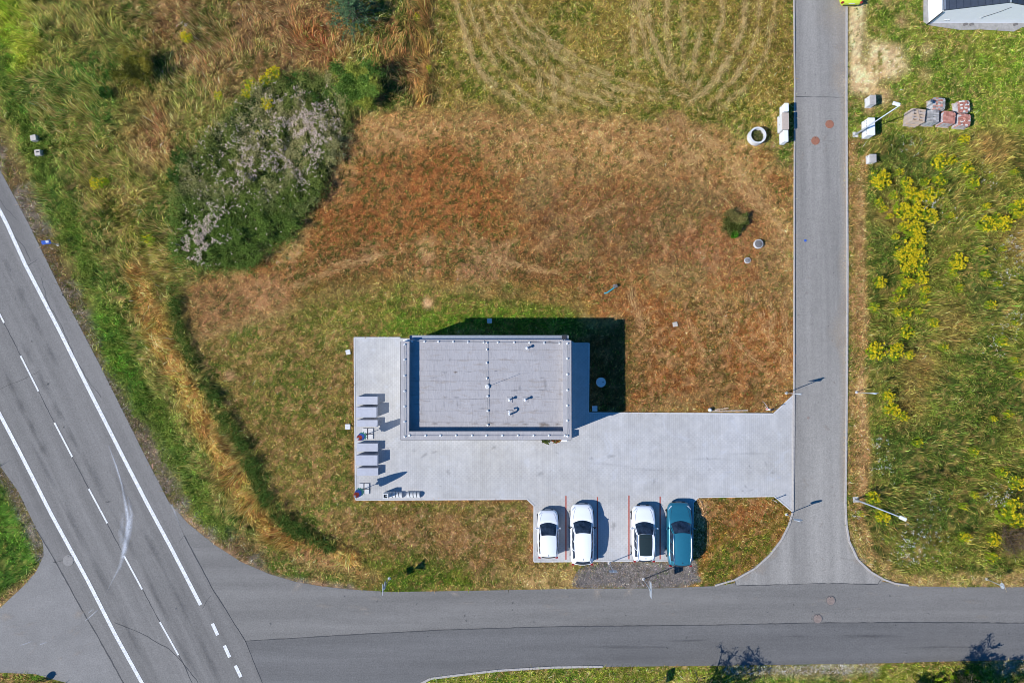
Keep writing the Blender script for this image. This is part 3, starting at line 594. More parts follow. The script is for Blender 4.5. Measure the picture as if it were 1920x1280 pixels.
# worn-in marks on the roads: dusty scuffs and dark drips
wear = empty('road_wear'); tag(wear, kind='structure'); wr = random.Random(5)
def wearmat(name, c):
    m = M['spill'].copy(); m.name = name; m.node_tree.nodes['Principled BSDF'].inputs['Base Color'].default_value = (*c, 1); return m
M['scuff'] = wearmat('dusty_scuff', (.36, .31, .26)); M['drip'] = wearmat('oil_drip', (.045, .045, .048))
def blotch(name, c, rx, ry, a, al, z, mat, par=None):
    n = 14; V = [(c.x, c.y, z)]; C = [(al,)*3]
    for k in range(n):
        t = 6.283*k/n; q = wr.uniform(.6, 1.25); u, v = math.cos(t)*rx*q, math.sin(t)*ry*q; V.append((c.x+u*math.cos(a)-v*math.sin(a), c.y+u*math.sin(a)+v*math.cos(a), z)); C.append((0, 0, 0))
    F = [(0, 1+k, 1+(k+1) % n) for k in range(n)]; o = nobj(name, V, F, np.array(C), M[mat]); o.parent = par or wear
zc = [.0300]
def zz():
    zc[0] += .00009; return zc[0]
for i in range(34): blotch('scuff', g(wr.uniform(1496, 1582), wr.uniform(0, 1080)), wr.uniform(.1, .5), wr.uniform(.05, .2), wr.uniform(0, 3.1), wr.uniform(.25, .65), zz(), 'scuff')
for i in range(26): blotch('scuff', g(wr.uniform(520, 1900), wr.uniform(1112, 1160)), wr.uniform(.2, 1.1), wr.uniform(.06, .2), wr.uniform(-.15, .15), wr.uniform(.22, .55), zz(), 'scuff')
for i in range(14): blotch('scuff', g(wr.uniform(10, 180), wr.uniform(1140, 1250)), wr.uniform(.2, .9), wr.uniform(.05, .2), wr.uniform(0, .8), wr.uniform(.22, .55), zz(), 'scuff')
for c_ in ((1425, 1068, .7), (1450, 1040, .6), (1400, 1080, .5), (1612, 1050, .6), (1600, 1030, .5), (1580, 130, .8), (1576, 90, .7), (1578, 640, .6), (1580, 570, .8), (12, 1155, .5), (148, 1150, .45), (853, 1112, .35), (330, 955, .35), (560, 1096, .6), (1120, 1108, .6), (1180, 1107, .5)):
    blotch('scuff', g(c_[0], c_[1]), c_[2]*1.3, c_[2]*.7, wr.uniform(0, 3), .75, zz(), 'scuff')
for i in range(40): blotch('drip', g(wr.uniform(500, 1900), wr.uniform(1115, 1230)), wr.uniform(.04, .16), wr.uniform(.03, .1), wr.uniform(0, 3), wr.uniform(.5, .9), zz(), 'drip')
for i in range(16): blotch('drip', g(wr.uniform(1500, 1575), wr.uniform(0, 1080)), wr.uniform(.04, .1), wr.uniform(.03, .1), wr.uniform(0, 3), wr.uniform(.5, .9), zz(), 'drip')
for i in range(7): blotch('drip', g(wr.uniform(1000, 1900), wr.choice((1192, 1212, 1200))), wr.uniform(1.2, 3.5), wr.uniform(.08, .22), wr.uniform(-.03, .03), wr.uniform(.25, .45), zz(), 'drip')
for (a, b) in (((205, 870), (420, 1290)), ((150, 840), (380, 1290)), ((40, 640), (150, 850)), ((0, 470), (110, 690)), ((60, 830), (270, 1240)), ((10, 700), (90, 860))):
    P0, P1 = g(*a), g(*b)
    for k in range(4):
        c = P0.lerp(P1, (k+.5)/4); blotch('drip', c, (P1-P0).length/7, .35, math.atan2(P1.y-P0.y, P1.x-P0.x), .34, zz(), 'drip')
for i in range(12): blotch('drip', g(wr.uniform(20, 330), wr.uniform(500, 1250)) if False else g(*random.Random(i).choice(((203, 940), (188, 1018), (30, 560), (90, 720), (260, 1120), (330, 1140), (150, 900), (60, 640), (210, 1130), (120, 800), (280, 1060), (350, 1200)))), wr.uniform(.05, .3), wr.uniform(.04, .12), wr.uniform(0, 3), wr.uniform(.4, .8), zz(), 'drip')
# faint stains on the yard paving
zc[0] = .0462
for i in range(46):
    blotch('paving_stain', g(wr.uniform(690, 1470), wr.uniform(835, 925)), wr.uniform(.05, .5), wr.uniform(.04, .25), wr.uniform(0, 3), wr.uniform(.08, .35), zz(), wr.choice(('scuff', 'drip', 'chalk')) if False else ('drip' if i % 3 else 'spill'))
for x in (1031, 1090, 1150, 1208): blotch('paving_stain', g(x, 985), .25, .4, 0, .35, zz(), 'drip')
for k, (x, y) in enumerate(((1140, 870), (1220, 880), (1330, 860), (1400, 850))): blotch('paving_stain', g(x, y), 2.2, .14, .05*k-.1, .14, zz(), 'drip')
#@PART2
# ------------------------------------------------------------------ the flat-roofed building
HP = 4.2; HR = 3.62
bl = empty('flat_roof_building', g(912, 725)); tag(bl, 'single-storey building with grey flat roof and raised parapet beside the paved yard', 'building')
BO = bl.location.copy()
def bp(px, py, z): return g(px, py, z)-Vector((BO.x, BO.y, 0))
xl0, xl1 = bp(751.5, 725, HP).x, bp(767, 725, HP).x; xr0, xr1 = bp(1056, 725, HP).x, bp(1071, 725, HP).x
ys0, ys1 = bp(900, 823.5, HP).y, bp(900, 808.5, HP).y; yn = bp(900, 636.5, HR).y; ynl = bp(760, 640, HP).y; ynr = bp(1064, 638, HP).y
wi = .06
MB().box(((xl0+xr1)/2, ys0+wi+.15, HR/2), (xr1-xl0-2*wi, .3, HR)).build('south_wall', M['wall_w'], bl)
MB().box(((xl0+xr1)/2, yn-.15, (HR-.1)/2), (xr1-xl0-2*wi, .3, HR-.1)).build('north_wall', M['wall_w'], bl)
MB().box((xl0+wi+.15, (ys0+yn)/2, HR/2), (.3, yn-ys0-.62-wi, HR)).build('west_wall', M['wall_w'], bl)
MB().box((xr1-wi-.15, (ys0+yn)/2, HR/2), (.3, yn-ys0-.62-wi, HR)).build('east_wall', M['wall_w'], bl)
for x in (-4.2, -1.4, 1.4):
    f = MB().box((x, ys0+wi-.02, 1.6), (1.5, .08, 1.3)).build('window', M['dark'], bl); MB().box((x, ys0+wi-.065, 1.6), (1.36, .02, 1.16)).build('pane', M['winglass'], f)
d_ = MB().box((4.2, ys0+wi-.02, 1.07), (1.1, .08, 2.1)).build('door', M['dark'], bl); MB().box((4.2, ys0+wi-.065, 1.2), (.8, .02, 1.5)).build('pane', M['winglass'], d_)
# membrane sheets, lapped like shingles so each seam is a real step
ys = [bp(900, y, HR).y for y in (636.5, 656, 675, 695, 714, 731, 748, 770, 791, 812)]
for k in range(len(ys)-1):
    y1, y0 = ys[k], ys[k+1]-.06; z0 = HR-.012-.003*k
    V = []; nx = 40; r = random.Random(k)
    for i in range(nx+1):
        x = xl1-.02+(xr0-xl1+.04)*i/nx; j = r.uniform(-.012, .012)
        V += [(x, y1+(j if k else 0), z0+.014+r.uniform(0, .004)), (x, (y1+y0)/2, z0+.005+r.uniform(0, .006)), (x, y0, z0)]
    F = []
    for i in range(nx): F += [(3*i, 3*i+1, 3*i+4, 3*i+3), (3*i+1, 3*i+2, 3*i+5, 3*i+4)]
    F += [(3*i, 3*i+3, 3*i+3, 3*i) for i in range(0)]
    MB().add(V, F, 0, False).build('membrane_sheet', M['membrane'], bl)
MB().box(((xl0+xr1)/2, (ys0+yn)/2, HR-.12), (xr1-xl0-.5, yn-ys0-.5, .14)).build('roof_deck', M['concrete'], bl)
def parapet(name, x0, x1, y0, y1):
    p = MB(); p.box(((x0+x1)/2, (y0+y1)/2, (HP+HR-.3)/2), (x1-x0, y1-y0, HP-HR+.3))
    o = p.build(name, M['parapet'], bl)
    # sealing membrane turned over the top, slightly wrinkled
    nx, ny = max(2, int((x1-x0)/.22)), max(2, int((y1-y0)/.22)); V, F = [], []; r = random.Random(int(x0*10+y0*7))
    for i in range(nx+1):
        for j in range(ny+1):
            ed = i in (0, nx) or j in (0, ny)
            V.append((x0-.01+(x1-x0+.02)*i/nx, y0-.01+(y1-y0+.02)*j/ny, HP+.006+(0 if ed else r.uniform(0, .022))))
    for i in range(nx):
        for j in range(ny): q = i*(ny+1)+j; F.append((q, q+ny+1, q+ny+2, q+1))
    MB().add(V, F).build('coping_membrane', M['parapet'], o)
    return o
parapet('parapet', xl0, xl1, ys1+.02, ynl); parapet('parapet', xr0, xr1, ys1+.02, ynr); parapet('parapet', xl0, xr1, ys0, ys1)
for (x, y, dx, dy) in ((xl0-.022, (ys0+ynl)/2, .04, ynl-ys0), (xr1+.012, (ys0+ynr)/2, .02, ynr-ys0), ((xl0+xr1)/2, ys0-.022, xr1-xl0, .04)):
    MB().box((x, y, HP-.075), (dx, dy, .16)).build('edge_trim', M['dark'], bl)
# north gutter
gt = MB(); y0 = yn+.015; gx0, gx1 = xl1-.05, bp(1066, 634, HR).x
gt.box(((gx0+gx1)/2, y0+.005, HR-.10), (gx1-gx0, .01, .14)); gt.box(((gx0+gx1)/2, y0+.15, HR-.16), (gx1-gx0, .28, .012)); gt.box(((gx0+gx1)/2, y0+.295, HR-.10), (gx1-gx0, .015, .13))
gt.box((gx1, y0+.15, HR-.10), (.012, .30, .13)); gt.box((gx0, y0+.15, HR-.10), (.012, .30, .13))
gt.build('gutter', M['zinc'], bl)
dpx = bp(1058, 636, HR); MB().box((dpx.x, y0+.15, HR-.11), (.34, .24, .06)).build('rainwater_head', M['dark'], bl)
MB().tube([(dpx.x, y0+.15, 0), (dpx.x, y0+.15, HR-.16)], .05, 8).build('downpipe', M['zinc'], bl)
M['brownstain'] = wearmat('brown_puddle_stain', (.16, .115, .08)); M['greystain'] = wearmat('grey_puddle_stain', (.15, .14, .145)); zc[0] = HR+.0105
for x, y, rx, ry, al, mt in ((854, 697.5, .26, .10, .9, 'brownstain'), (833, 698, .35, .06, .6, 'greystain'), (880, 697, .35, .05, .5, 'greystain'), (929, 695.5, .22, .05, .6, 'greystain'), (1019, 796, .55, .26, .9, 'brownstain'), (1045, 795, .3, .14, .5, 'brownstain'), (920, 793, .4, .12, .6, 'brownstain'), (890, 794, .4, .08, .5, 'brownstain'),
        (815, 794, .35, .12, .5, 'brownstain'), (840, 793, .3, .08, .4, 'brownstain'), (965, 732, .35, .10, .55, 'greystain'), (974, 728, .14, .30, .4, 'greystain'), (1022, 722, .16, .5, .4, 'greystain'), (1015, 731, .35, .08, .55, 'greystain'), (1016, 708, .3, .06, .5, 'greystain'), (855, 745, .35, .10, .5, 'greystain'), (834, 745, .25, .05, .5, 'greystain'),
        (857, 757, .10, .4, .35, 'greystain'), (832, 758, .08, .45, .35, 'greystain'), (790, 770, .07, .5, .35, 'greystain'), (800, 752, .4, .05, .4, 'greystain'), (1008, 744, .4, .05, .55, 'greystain'), (902, 766, .35, .12, .4, 'greystain'), (812, 708, .35, .10, .35, 'greystain'), (843, 675, .1, .25, .3, 'greystain'), (820, 676, .5, .04, .4, 'greystain'), (1000, 676, .7, .04, .35, 'greystain'),
        (890, 748, 1.2, .05, .4, 'greystain'), (980, 700, .8, .05, .3, 'greystain'), (950, 794, .5, .10, .5, 'brownstain'), (985, 795, .3, .10, .5, 'brownstain'), (1050, 735, .06, .8, .35, 'brownstain'), (1052, 690, .05, .8, .3, 'brownstain'), (860, 640, .5, .08, .4, 'greystain'), (1000, 640.5, .7, .08, .5, 'greystain'), (1030, 641, .3, .10, .5, 'brownstain')):
    blotch('roof_stain', bp(x, y, HR), rx, ry, 0, al, zz(), mt, bl)
# lightning conductor: wire on cone-shaped holders
hm = MB().lathe([(.085, 0), (.085, .02), (.06, .075), (.025, .085)], n=12).mesh('wire_holder', M['whiteplastic'])
hm.materials.append(M['dark'])
def holders(pts, z):
    for px, py in pts: p = bp(px, py, z); inst(hm, 'wire_holder', bl, (p.x, p.y, z+(.02 if z > 4 else .01)))
    q = [bp(px, py, z) for px, py in pts]; MB().tube([(v.x, v.y, z+.115) for v in q], .011, 5).build('conductor_wire', M['wire'], bl)
holders([(759, y) for y in (646, 674, 704, 733, 761.5, 790, 818)], HP); holders([(1064, y) for y in (644, 672, 701.5, 731, 760, 788, 817)], HP)
holders([(x, 816) for x in (768, 798, 826, 855, 885, 912, 942, 971, 1000.5, 1029, 1059)], HP)
holders([(x, 639.5+i*.35) for i, x in enumerate((773, 796, 822, 850, 877.5, 907, 933.5, 964, 992.7, 1020.5, 1049))], HR)
holders([(913, y) for y in (642, 655, 680, 709)], HR); holders([(914.5, y) for y in (742.5, 770, 796.5)], HR)
p = bp(914, 724.5, HR); rod = MB().lathe([(.17, 0), (.17, .09), (.13, .13), (.02, .13)], (p.x, p.y, HR), 20).build('lightning_rod_base', M['concrete_w'], bl)
MB().tube([(p.x, p.y, HR+.1), (p.x, p.y, HR+2.15)], [.013, .008], 6).build('lightning_rod', M['wire'], bl)
for a, c in ((709, 724), (724, 742.5)): MB().tube([bp(913.5, a, HR)+Vector((0, 0, .11)), bp(916, (a+c)/2, HR)+Vector((0, 0, .05)), bp(914.5, c, HR)+Vector((0, 0, .11))], .011, 5).build('conductor_wire', M['wire'], bl)
for px, py in ((988, 652.5), (955, 749.5), (984.5, 749.5)):
    p = bp(px, py, HR+.3); MB().bbox((p.x, p.y, HR+.012), (.42, .42, .024), .01).build('vent_flange', M['parapet'], bl)
    v = MB().lathe([(.055, 0), (.055, .36)], (p.x, p.y, HR), 14, smooth=True).build('vent_pipe', M['whiteplastic'], bl)
    MB().lathe([(.04, .34), (.10, .36), (.10, .42), (.05, .46), (.01, .465)], (p.x, p.y, HR), 16, smooth=True).build('vent_cap', M['whiteplastic'], v)
p = bp(955, 776, HR+.3); MB().bbox((p.x, p.y, HR+.012), (.5, .5, .024), .01).build('vent_flange', M['parapet'], bl)
arc = [(p.x, p.y-.06, HR), (p.x, p.y-.06, HR+.42)]+[(p.x, p.y-.06+.15-.15*math.cos(t), HR+.42+.15*math.sin(t)) for t in (.5, 1.0, 1.57, 2.1, 2.7, 3.14)]+[(p.x, p.y+.24, HR+.34)]
MB().tube(arc, .06, 12).build('gooseneck_vent', M['whiteplastic'], bl); MB().tube([(p.x, p.y+.24, HR+.345), (p.x, p.y+.24, HR+.325)], .063, 12).build('vent_mouth', M['rust'], bl)
# ------------------------------------------------------------------ pots and cabinet by the south wall
def leafclump(n, r, h, cols, seed, lw=.05, ll=.12, flat=.4):
    R_ = np.random.default_rng(seed); th = R_.random(n)*6.283; rr = r*np.sqrt(R_.random(n)); zz = h*R_.random(n)**.8*(1-.45*(rr/r)**2)
    P = np.stack([rr*np.cos(th), rr*np.sin(th), zz], 1); hd = R_.random(n)*6.283; el = R_.normal(flat, .4, n)
    D = np.stack([np.cos(hd)*np.cos(el), np.sin(hd)*np.cos(el), np.sin(el)], 1); S = np.stack([-np.sin(hd), np.cos(hd), np.zeros(n)], 1)
    L = ll*(.6+.8*R_.random(n))[:, None]; w = lw*(.6+.8*R_.random(n))[:, None]
    V = np.empty((n, 4, 3)); V[:, 0] = P; V[:, 1] = P+D*L*.5+S*w; V[:, 2] = P+D*L; V[:, 3] = P+D*L*.5-S*w
    F = (np.arange(n)*4)[:, None]+np.array([[0, 1, 2, 3]]); c = np.array(cols)[R_.integers(0, len(cols), n)]*np.exp(R_.normal(0, .22, (n, 1)))
    return V.reshape(-1, 3), F, np.repeat(np.clip(c, .002, .9), 4, 0)
sy = BO.y+ys0
def pot_plant(px, dy, cols, label, r, seed):
    p = g(px, 800); e = empty('potted_plant', (p.x, sy-dy, .045)); tag(e, label, 'potted plant')
    MB().lathe([(.13, 0), (.18, .34), (.20, .35), (.20, .38), (.16, .38), (.15, .30)], n=16).build('pot', M['terracotta'], e)
    V, F, C = leafclump(220, r, .7, cols, seed); V[:, 2] += .32; o = nobj('foliage', V, F, C, M['veg']); o.parent = e
pot_plant(1023, .36, [lin((70, 84, 40))*.8, lin((110, 110, 60))*.8], 'bushy green potted plant against the south wall of the flat-roofed building', .36, 1)
pot_plant(1041, .30, [lin((120, 120, 40))*.8, lin((150, 80, 50))*.8, lin((80, 100, 40))*.8], 'leafy plant with orange tips in a pot by the south wall', .38, 2)
pot_plant(1048, .28, [lin((170, 130, 70))*.8, lin((170, 80, 60))*.8], 'small reddish potted plant between the orange-tipped plant and the pale cabinet', .26, 3)
p = g(1056, 800); e = empty('wall_cabinet', (p.x, sy-.30, .045)); tag(e, 'pale metal cabinet standing by the south wall near the building corner', 'cabinet')
MB().bbox((0, 0, .45), (.5, .45, .9), .02).build('body', M['whiteplastic'], e); MB().box((0, -.235, .45), (.4, .02, .75)).build('door', M['signback'], e)
# ------------------------------------------------------------------ concrete benches and tables
def furn(name, x0, x1, y0, y1, h, label, cat, group):
    a, b = g(x0, y1, h), g(x1, y0, h); c = (a+b)/2; L, D = b.x-a.x, b.y-a.y
    e = empty(name, (c.x, c.y, .045)); tag(e, label, cat, group); h -= .045
    MB().bbox((0, 0, h-.04), (L, D, .08), .012).build('seat' if cat == 'bench' else 'tabletop', M['slabgrey'], e)
    for s in (-1, 1): MB().box((0, s*(D/2-.035), (h-.08)/2), (L-.06, .06, h-.08)).build('side_panel', M['slabgrey'], e)
    for s in (-1, 1): MB().box((s*(L/2-.065), 0, (h-.08)/2), (.06, D-.13, h-.08)).build('end_panel', M['slabgrey'], e)
furn('bench', 669, 708, 743, 758, .5, 'grey slab bench of the first picnic set, on the side away from the parasols', 'bench', 'picnic benches')
furn('picnic_table', 667.5, 706, 763, 782, .8, 'grey slab picnic table beside the parasol nearer the building', 'table', 'picnic tables')
furn('bench', 669.5, 708, 787, 799.5, .5, 'grey slab bench directly beside the parasol nearer the building', 'bench', 'picnic benches')
furn('bench', 669, 708.5, 831, 846, .5, 'grey slab bench between the first parasol and the second picnic table', 'bench', 'picnic benches')
furn('picnic_table', 667.5, 708, 853, 872, .8, 'grey slab picnic table nearer the bin and bicycle blocks', 'table', 'picnic tables')
furn('bench', 669.5, 709, 877, 891.5, .5, 'grey slab bench beside the parasol at the paving corner', 'bench', 'picnic benches')
def parasol(bx, by, fx0, fx1, fy0, fy1, label, seed):
    p = g(bx, by); e = empty('closed_parasol', (p.x, p.y, .045)); tag(e, label, 'parasol', 'closed parasols by the picnic tables')
    a, b = g(fx0, fy1), g(fx1, fy0); cx, cy = (a.x+b.x)/2-p.x, (a.y+b.y)/2-p.y; w = (b.x-a.x)/2
    MB().box((cx, cy, .03), (2*w, .05, .06)).box((cx, cy, .03), (.05, 2*w, .058)).build('cross_foot', M['dark'], e)
    for sx in (-1, 1):
        for sy_ in (-1, 1): MB().bbox((cx+sx*w*.52, cy+sy_*w*.52, .045), (w*.86, w*.86, .09), .01).build('ballast_slab', M['concrete'], e)
    MB().tube([(0, 0, 0), (0, 0, 3.05)], .025, 8).build('pole', M['galv'], e)
    r = random.Random(seed)
    for nm, mt, z0, z1, r0, r1 in (('lower_canopy', 'green', 1.22, 1.72, .27, .24), ('middle_canopy', 'blue', 1.72, 2.35, .24, .19), ('upper_canopy', 'red', 2.35, 2.92, .19, .09), ('canopy_tip', 'whiteplastic', 2.92, 3.1, .08, .02)):
        n = 22; V, F = [], []
        for i in range(6):
            t = i/5; z = z0+(z1-z0)*t; rr = r0+(r1-r0)*t
            for k in range(n):
                q = rr*(1+.20*(1 if k % 2 else -1)+r.uniform(-.08, .08)); V.append((q*math.cos(6.283*k/n+.15*t), q*math.sin(6.283*k/n+.15*t), z-(r.uniform(0, .14) if (i == 0 and nm == 'lower_canopy') else 0)))
        for i in range(5):
            for k in range(n): F.append((i*n+k, i*n+(k+1) % n, i*n+n+(k+1) % n, i*n+n+k))
        F.append(tuple(range(5*n, 6*n)))
        o = MB().add(V, F).build(nm, M[mt], e)
parasol(687, 814, 679.6, 700.6, 802, 823, 'closed red, blue and green parasol between the two picnic sets', 1)
parasol(681.7, 916, 673, 693.4, 905, 925.6, 'closed red, blue and green parasol at the paving corner near the bin', 2)
# bin and bicycle blocks
p = g(722.5, 930, .9); e = empty('litter_bin', (p.x, p.y, .045)); tag(e, 'square concrete litter bin with dark open top on the paving edge', 'bin')
for s in (-1, 1): MB().box((s*.16, 0, .42), (.06, .38, .84)).build('side_panel', M['concrete_w'], e); MB().box((0, s*.16, .42), (.26, .06, .838)).build('side_panel', M['concrete_w'], e)
MB().box((0, 0, .6), (.258, .258, .02)).build('inner_liner', M['black'], e); MB().lathe([(.05, .6), (.06, .72)], (.02, 0, 0), 12).build('ash_cup', M['galv'], e)
for x0, x1, lb in ((731, 754.5, 'arched concrete bicycle block beside the litter bin, partly in its shadow'), (764, 787.5, 'arched concrete bicycle block in full sun, further from the litter bin')):
    a, b = g(x0, 932), g(x1, 921); c = (a+b)/2; L, D = b.x-a.x, .47; e = empty('bicycle_block', (c.x, c.y, .045)); tag(e, lb, 'bicycle stand', 'bicycle blocks')
    MB().box((0, 0, .02), (L, D, .04)).build('base_slab', M['concrete_w'], e)
    n = 4; gap = .065; w = (L-gap*(n-1))/n
    for k in range(n):
        x = -L/2+w/2+k*(w+gap); V = []; sh = .03
        for s in (-1, 1):
            for t in range(13): an = math.pi*t/12; V.append((x+s*w/2+sh*math.sin(an)*0+math.cos(an)*-.03, math.cos(an)*D/2*.98, .04+.30*math.sin(an)))
        F = [(t, t+1, 14+t, 13+t) for t in range(12)]+[tuple(range(12, -1, -1)), tuple(range(13, 26))]
        MB().add(V, F).build('arched_segment', M['concrete_w'], e)
# lids in the lawn
def lid(name, px, py, s, h, label, mat, cat='cover', rz=0):
    p = g(px, py); o = MB().bbox((0, 0, h/2), (s, s, h), .012).build(name, M[mat], None, (p.x, p.y, 0), rz); tag(o, label, cat)
lid('square_cover', 653, 660, .36, .10, 'small white square cover in the lawn west of the building', 'concrete_w', rz=.2)
lid('square_cover', 652.5, 799.5, .40, .10, 'small white square cover in the lawn level with the picnic set', 'concrete_w')
lid('square_cover', 918, 601.5, .38, .12, 'small white square cover in the lawn north of the building, half in its shadow', 'concrete_w')
lid('square_cover', 1115, 765.5, .40, .10, 'small white square cover in the building shadow at the paving corner', 'concrete_w')
lid('stone_marker', 1265.5, 608, .36, .12, 'pale boundary stone in the brown lawn near the street', 'stone', 'stone', .15)
lid('stone_marker', 70, 262, .44, .5, 'plain grey marker block in the roadside grass', 'stone', 'stone', .2)
p = g(78, 289.5); e = empty('marker_block', (p.x, p.y, 0), .15); tag(e, 'grey marker block with a dark slot in its top, in the roadside grass', 'stone')
MB().bbox((0, 0, .25), (.46, .46, .5), .02).build('body', M['stone'], e); MB().box((.03, .03, .502), (.28, .09, .012)).build('slot', M['black'], e)
def manhole(px, py, r, label, ring, cap, z=.04, h=.012):
    p = g(px, py, z); e = empty('manhole_cover', (p.x, p.y, z)); tag(e, label, 'manhole')
    MB().lathe([(r, -.03), (r, h*.6), (r*.86, h*.6), (r*.85, 0)], n=28, cap=False).build('frame_ring', M[ring], e)
    MB().lathe([(r*.845, -.03), (r*.845, h), (.001, h)], n=28, cap=False).build('lid', M[cap], e)
    m = MB()
    for k in range(-2, 3): m.box((0, k*r*.28, h+.004), (r*1.1*math.sqrt(max(.05, 1-(k*.33)**2)), r*.09, .008))
    m.build('tread_ribs', M[cap], e)
    MB().box((0, r*.7, h+.003), (r*.2, r*.12, .008)).build('lifting_slot', M['black'], e)
manhole(128, 1050, .42, 'grey round manhole cover beside the highway edge line', 'castgrey', 'castgrey')
manhole(1557.5, 1125.5, .37, 'brown round manhole cover nearer the street mouth in the junction', 'darkgrey', 'iron')
manhole(1533, 1159.5, .37, 'brown round manhole cover touching the seam between the junction lanes', 'darkgrey', 'iron')
manhole(1555.5, 233, .33, 'orange rusty manhole cover nearer the transverse street joint', 'rust', 'rust')
manhole(1529, 264, .33, 'orange rusty manhole cover level with the concrete ring', 'rust', 'rust')
p = g(1510, 451, .03); tag(MB().lathe([(.10, 0), (.10, .012), (.03, .014)], n=16).build('valve_cap', M['signblue'], None, (p.x, p.y, .026)), 'small blue valve cap in the street asphalt', 'valve')
p = g(1515.5, 783, .03); tag(MB().lathe([(.10, 0), (.10, .012), (.03, .014)], n=16).build('valve_cap', M['iron'], None, (p.x, p.y, .026)), 'small brown valve cap in the street beside the yard entrance', 'valve')
def shaft(px, py, r, h, label, ring, cap):
    p = g(px, py, h); e = empty('shaft_cover', (p.x, p.y, 0)); tag(e, label, 'shaft cover')
    MB().lathe([(r, 0), (r, h-.03), (r*.95, h), (r*.85, h), (r*.85, h-.03)], n=28, cap=False).build('shaft_ring', M[ring], e)
    MB().lathe([(r*.86, h-.05), (r*.86, h-.005), (r*.3, h+.01)], n=28).build('lid', M[cap], e)
    MB().box((r*.4, 0, h+.012), (.12, .05, .02)).build('handle', M['black'], e)
shaft(1423, 457, .36, .28, 'larger dark grey shaft cover with pale rim in the brown lawn', 'concrete', 'darkgrey')
shaft(1402, 488, .24, .16, 'smaller grey shaft cover in the brown lawn', 'concrete', 'castgrey')
shaft(1127, 716.5, .38, .14, 'pale concrete shaft cover in the shadow east of the building', 'concrete_w', 'concrete_w')
# concrete ring with weeds
p = g(1418.5, 256, .3); e = empty('concrete_ring', (p.x, p.y, 0)); tag(e, 'upright concrete well ring filled with weeds beside the brown lawn', 'concrete ring')
MB().lathe([(.66, 0), (.66, .62), (.53, .62), (.53, .15)], n=36, cap=False).build('ring_wall', M['concrete_w'], e)
MB().lathe([(.53, .12), (.53, .20), (.2, .26), (.01, .27)], n=20).build('soil_fill', M['bark'], e)
MB().box((-.63, -.1, .55), (.12, .25, .09)).build('lug', M['concrete_w'], e)
V, F, C = leafclump(500, .46, .25, [lin((110, 120, 60))*.8, lin((70, 86, 40))*.8, lin((150, 140, 90))*.8], 5, .02, .14); V[:, 2] += .22; o = nobj('weeds', V, F, C, M['veg']); o.parent = e
# utility cabinets
def cabinet(px, py, sx, sy_, h, label, body, top, door=True, vents=False):
    p = g(px, py, h); e = empty('utility_cabinet', (p.x, p.y, 0)); tag(e, label, 'cabinet', 'utility cabinets along the street')
    MB().box((0, 0, .06), (sx+.03, sy_+.03, .12)).build('plinth', M['concrete'], e)
    MB().bbox((0, 0, .10+(h-.16)/2), (sx, sy_, h-.16), .012).build('body', M[body], e)
    MB().bbox((0, 0, h-.035), (sx+.04, sy_+.04, .07), .015).build('lid', M[top], e)
    n = 2 if sy_ > 1 else 1
    for k in range(n):
        yy = (k-(n-1)/2)*sy_/n; d = MB().box((-sx/2-.008, yy, h/2+.03), (.018, sy_/n-.05, h-.28)).build('door', M[body], e)
        MB().box((-sx/2-.022, yy+sy_/n*.33, h/2), (.012, .03, .10)).build('handle', M['black'], d)
    if vents:
        for k in range(6): MB().box((-sx/2-.02, (k-2.5)*sy_/6.5, .78*h), (.012, .10, .05)).build('vent_slot', M['dark'], e)
cabinet(1474.7, 201, .32, .62, .95, 'narrow white utility cabinet, northernmost of the three by the kerb', 'whiteplastic', 'whiteplastic')
cabinet(1473.1, 227, .50, 1.28, 1.0, 'wide utility cabinet with brown lid between two white ones', 'concrete_w', 'beige')
cabinet(1473.8, 255, .34, .85, .92, 'white utility cabinet next to the concrete ring, southernmost of the three', 'whiteplastic', 'whiteplastic')
cabinet(1637.2, 187, .45, .72, .85, 'beige-topped concrete cabinet near the bare sand across the street', 'concrete_w', 'kerb')
cabinet(1634.3, 237, .52, 1.32, 1.0, 'wide white cabinet with vent slots beneath the street lamp', 'whiteplastic', 'whiteplastic', vents=True)
cabinet(1637.2, 296.6, .5, .62, .62, 'low pale cabinet at the edge of the goldenrod meadow', 'concrete_w', 'kerb')
# ------------------------------------------------------------------ pallets
pb = MB().box((0, 0, 0), (1.0, .092, .022)).mesh('board', M['wood']); pb2 = MB().box((0, 0, 0), (1.0, .088, .022)).mesh('board', M['wood2']); ps = MB().box((0, 0, 0), (.10, 1.0, .078)).mesh('stringer', M['wood2'])
def pallet(loc, rz, label, group, cat='pallet', nb=5):
    e = empty('wooden_pallet', loc, rz); tag(e, label, cat, group); r = random.Random(int(loc[0]*100+loc[2]*10))
    for k in range(3): inst(ps, 'stringer', e, ((k-1)*.44, 0, .022+.039))
    for k in range(nb): inst(r.choice((pb, pb2)), 'top_board', e, (0, -.455+k*.91/(nb-1), .022+.078+.011), r.uniform(-.01, .01))
    for k in range(3): inst(pb2, 'bottom_board', e, (0, (k-1)*.45, .011))
    return e
p = g(1723, 215.5, 1.25)
for k in range(10):
    pallet((p.x+random.uniform(-.03, .03), p.y+random.uniform(-.03, .03), k*.122), math.radians(-8)+random.uniform(-.03, .03), 'empty wooden pallet, '+('lowest', 'second from the ground', 'third from the ground', 'fourth from the ground', 'fifth from the ground', 'fifth from the top', 'fourth from the top', 'third from the top', 'second from the top', 'topmost')[k]+' of the bare pallet stack', 'stacked empty pallets')
tag(MB().box((0, 0, 0), (.07, .85, .03)).build('loose_board', M['wood'], None, (p.x-.05, p.y+.1, 1.236), math.radians(14)), 'loose pale board lying askew on top of the empty pallet stack', 'board')
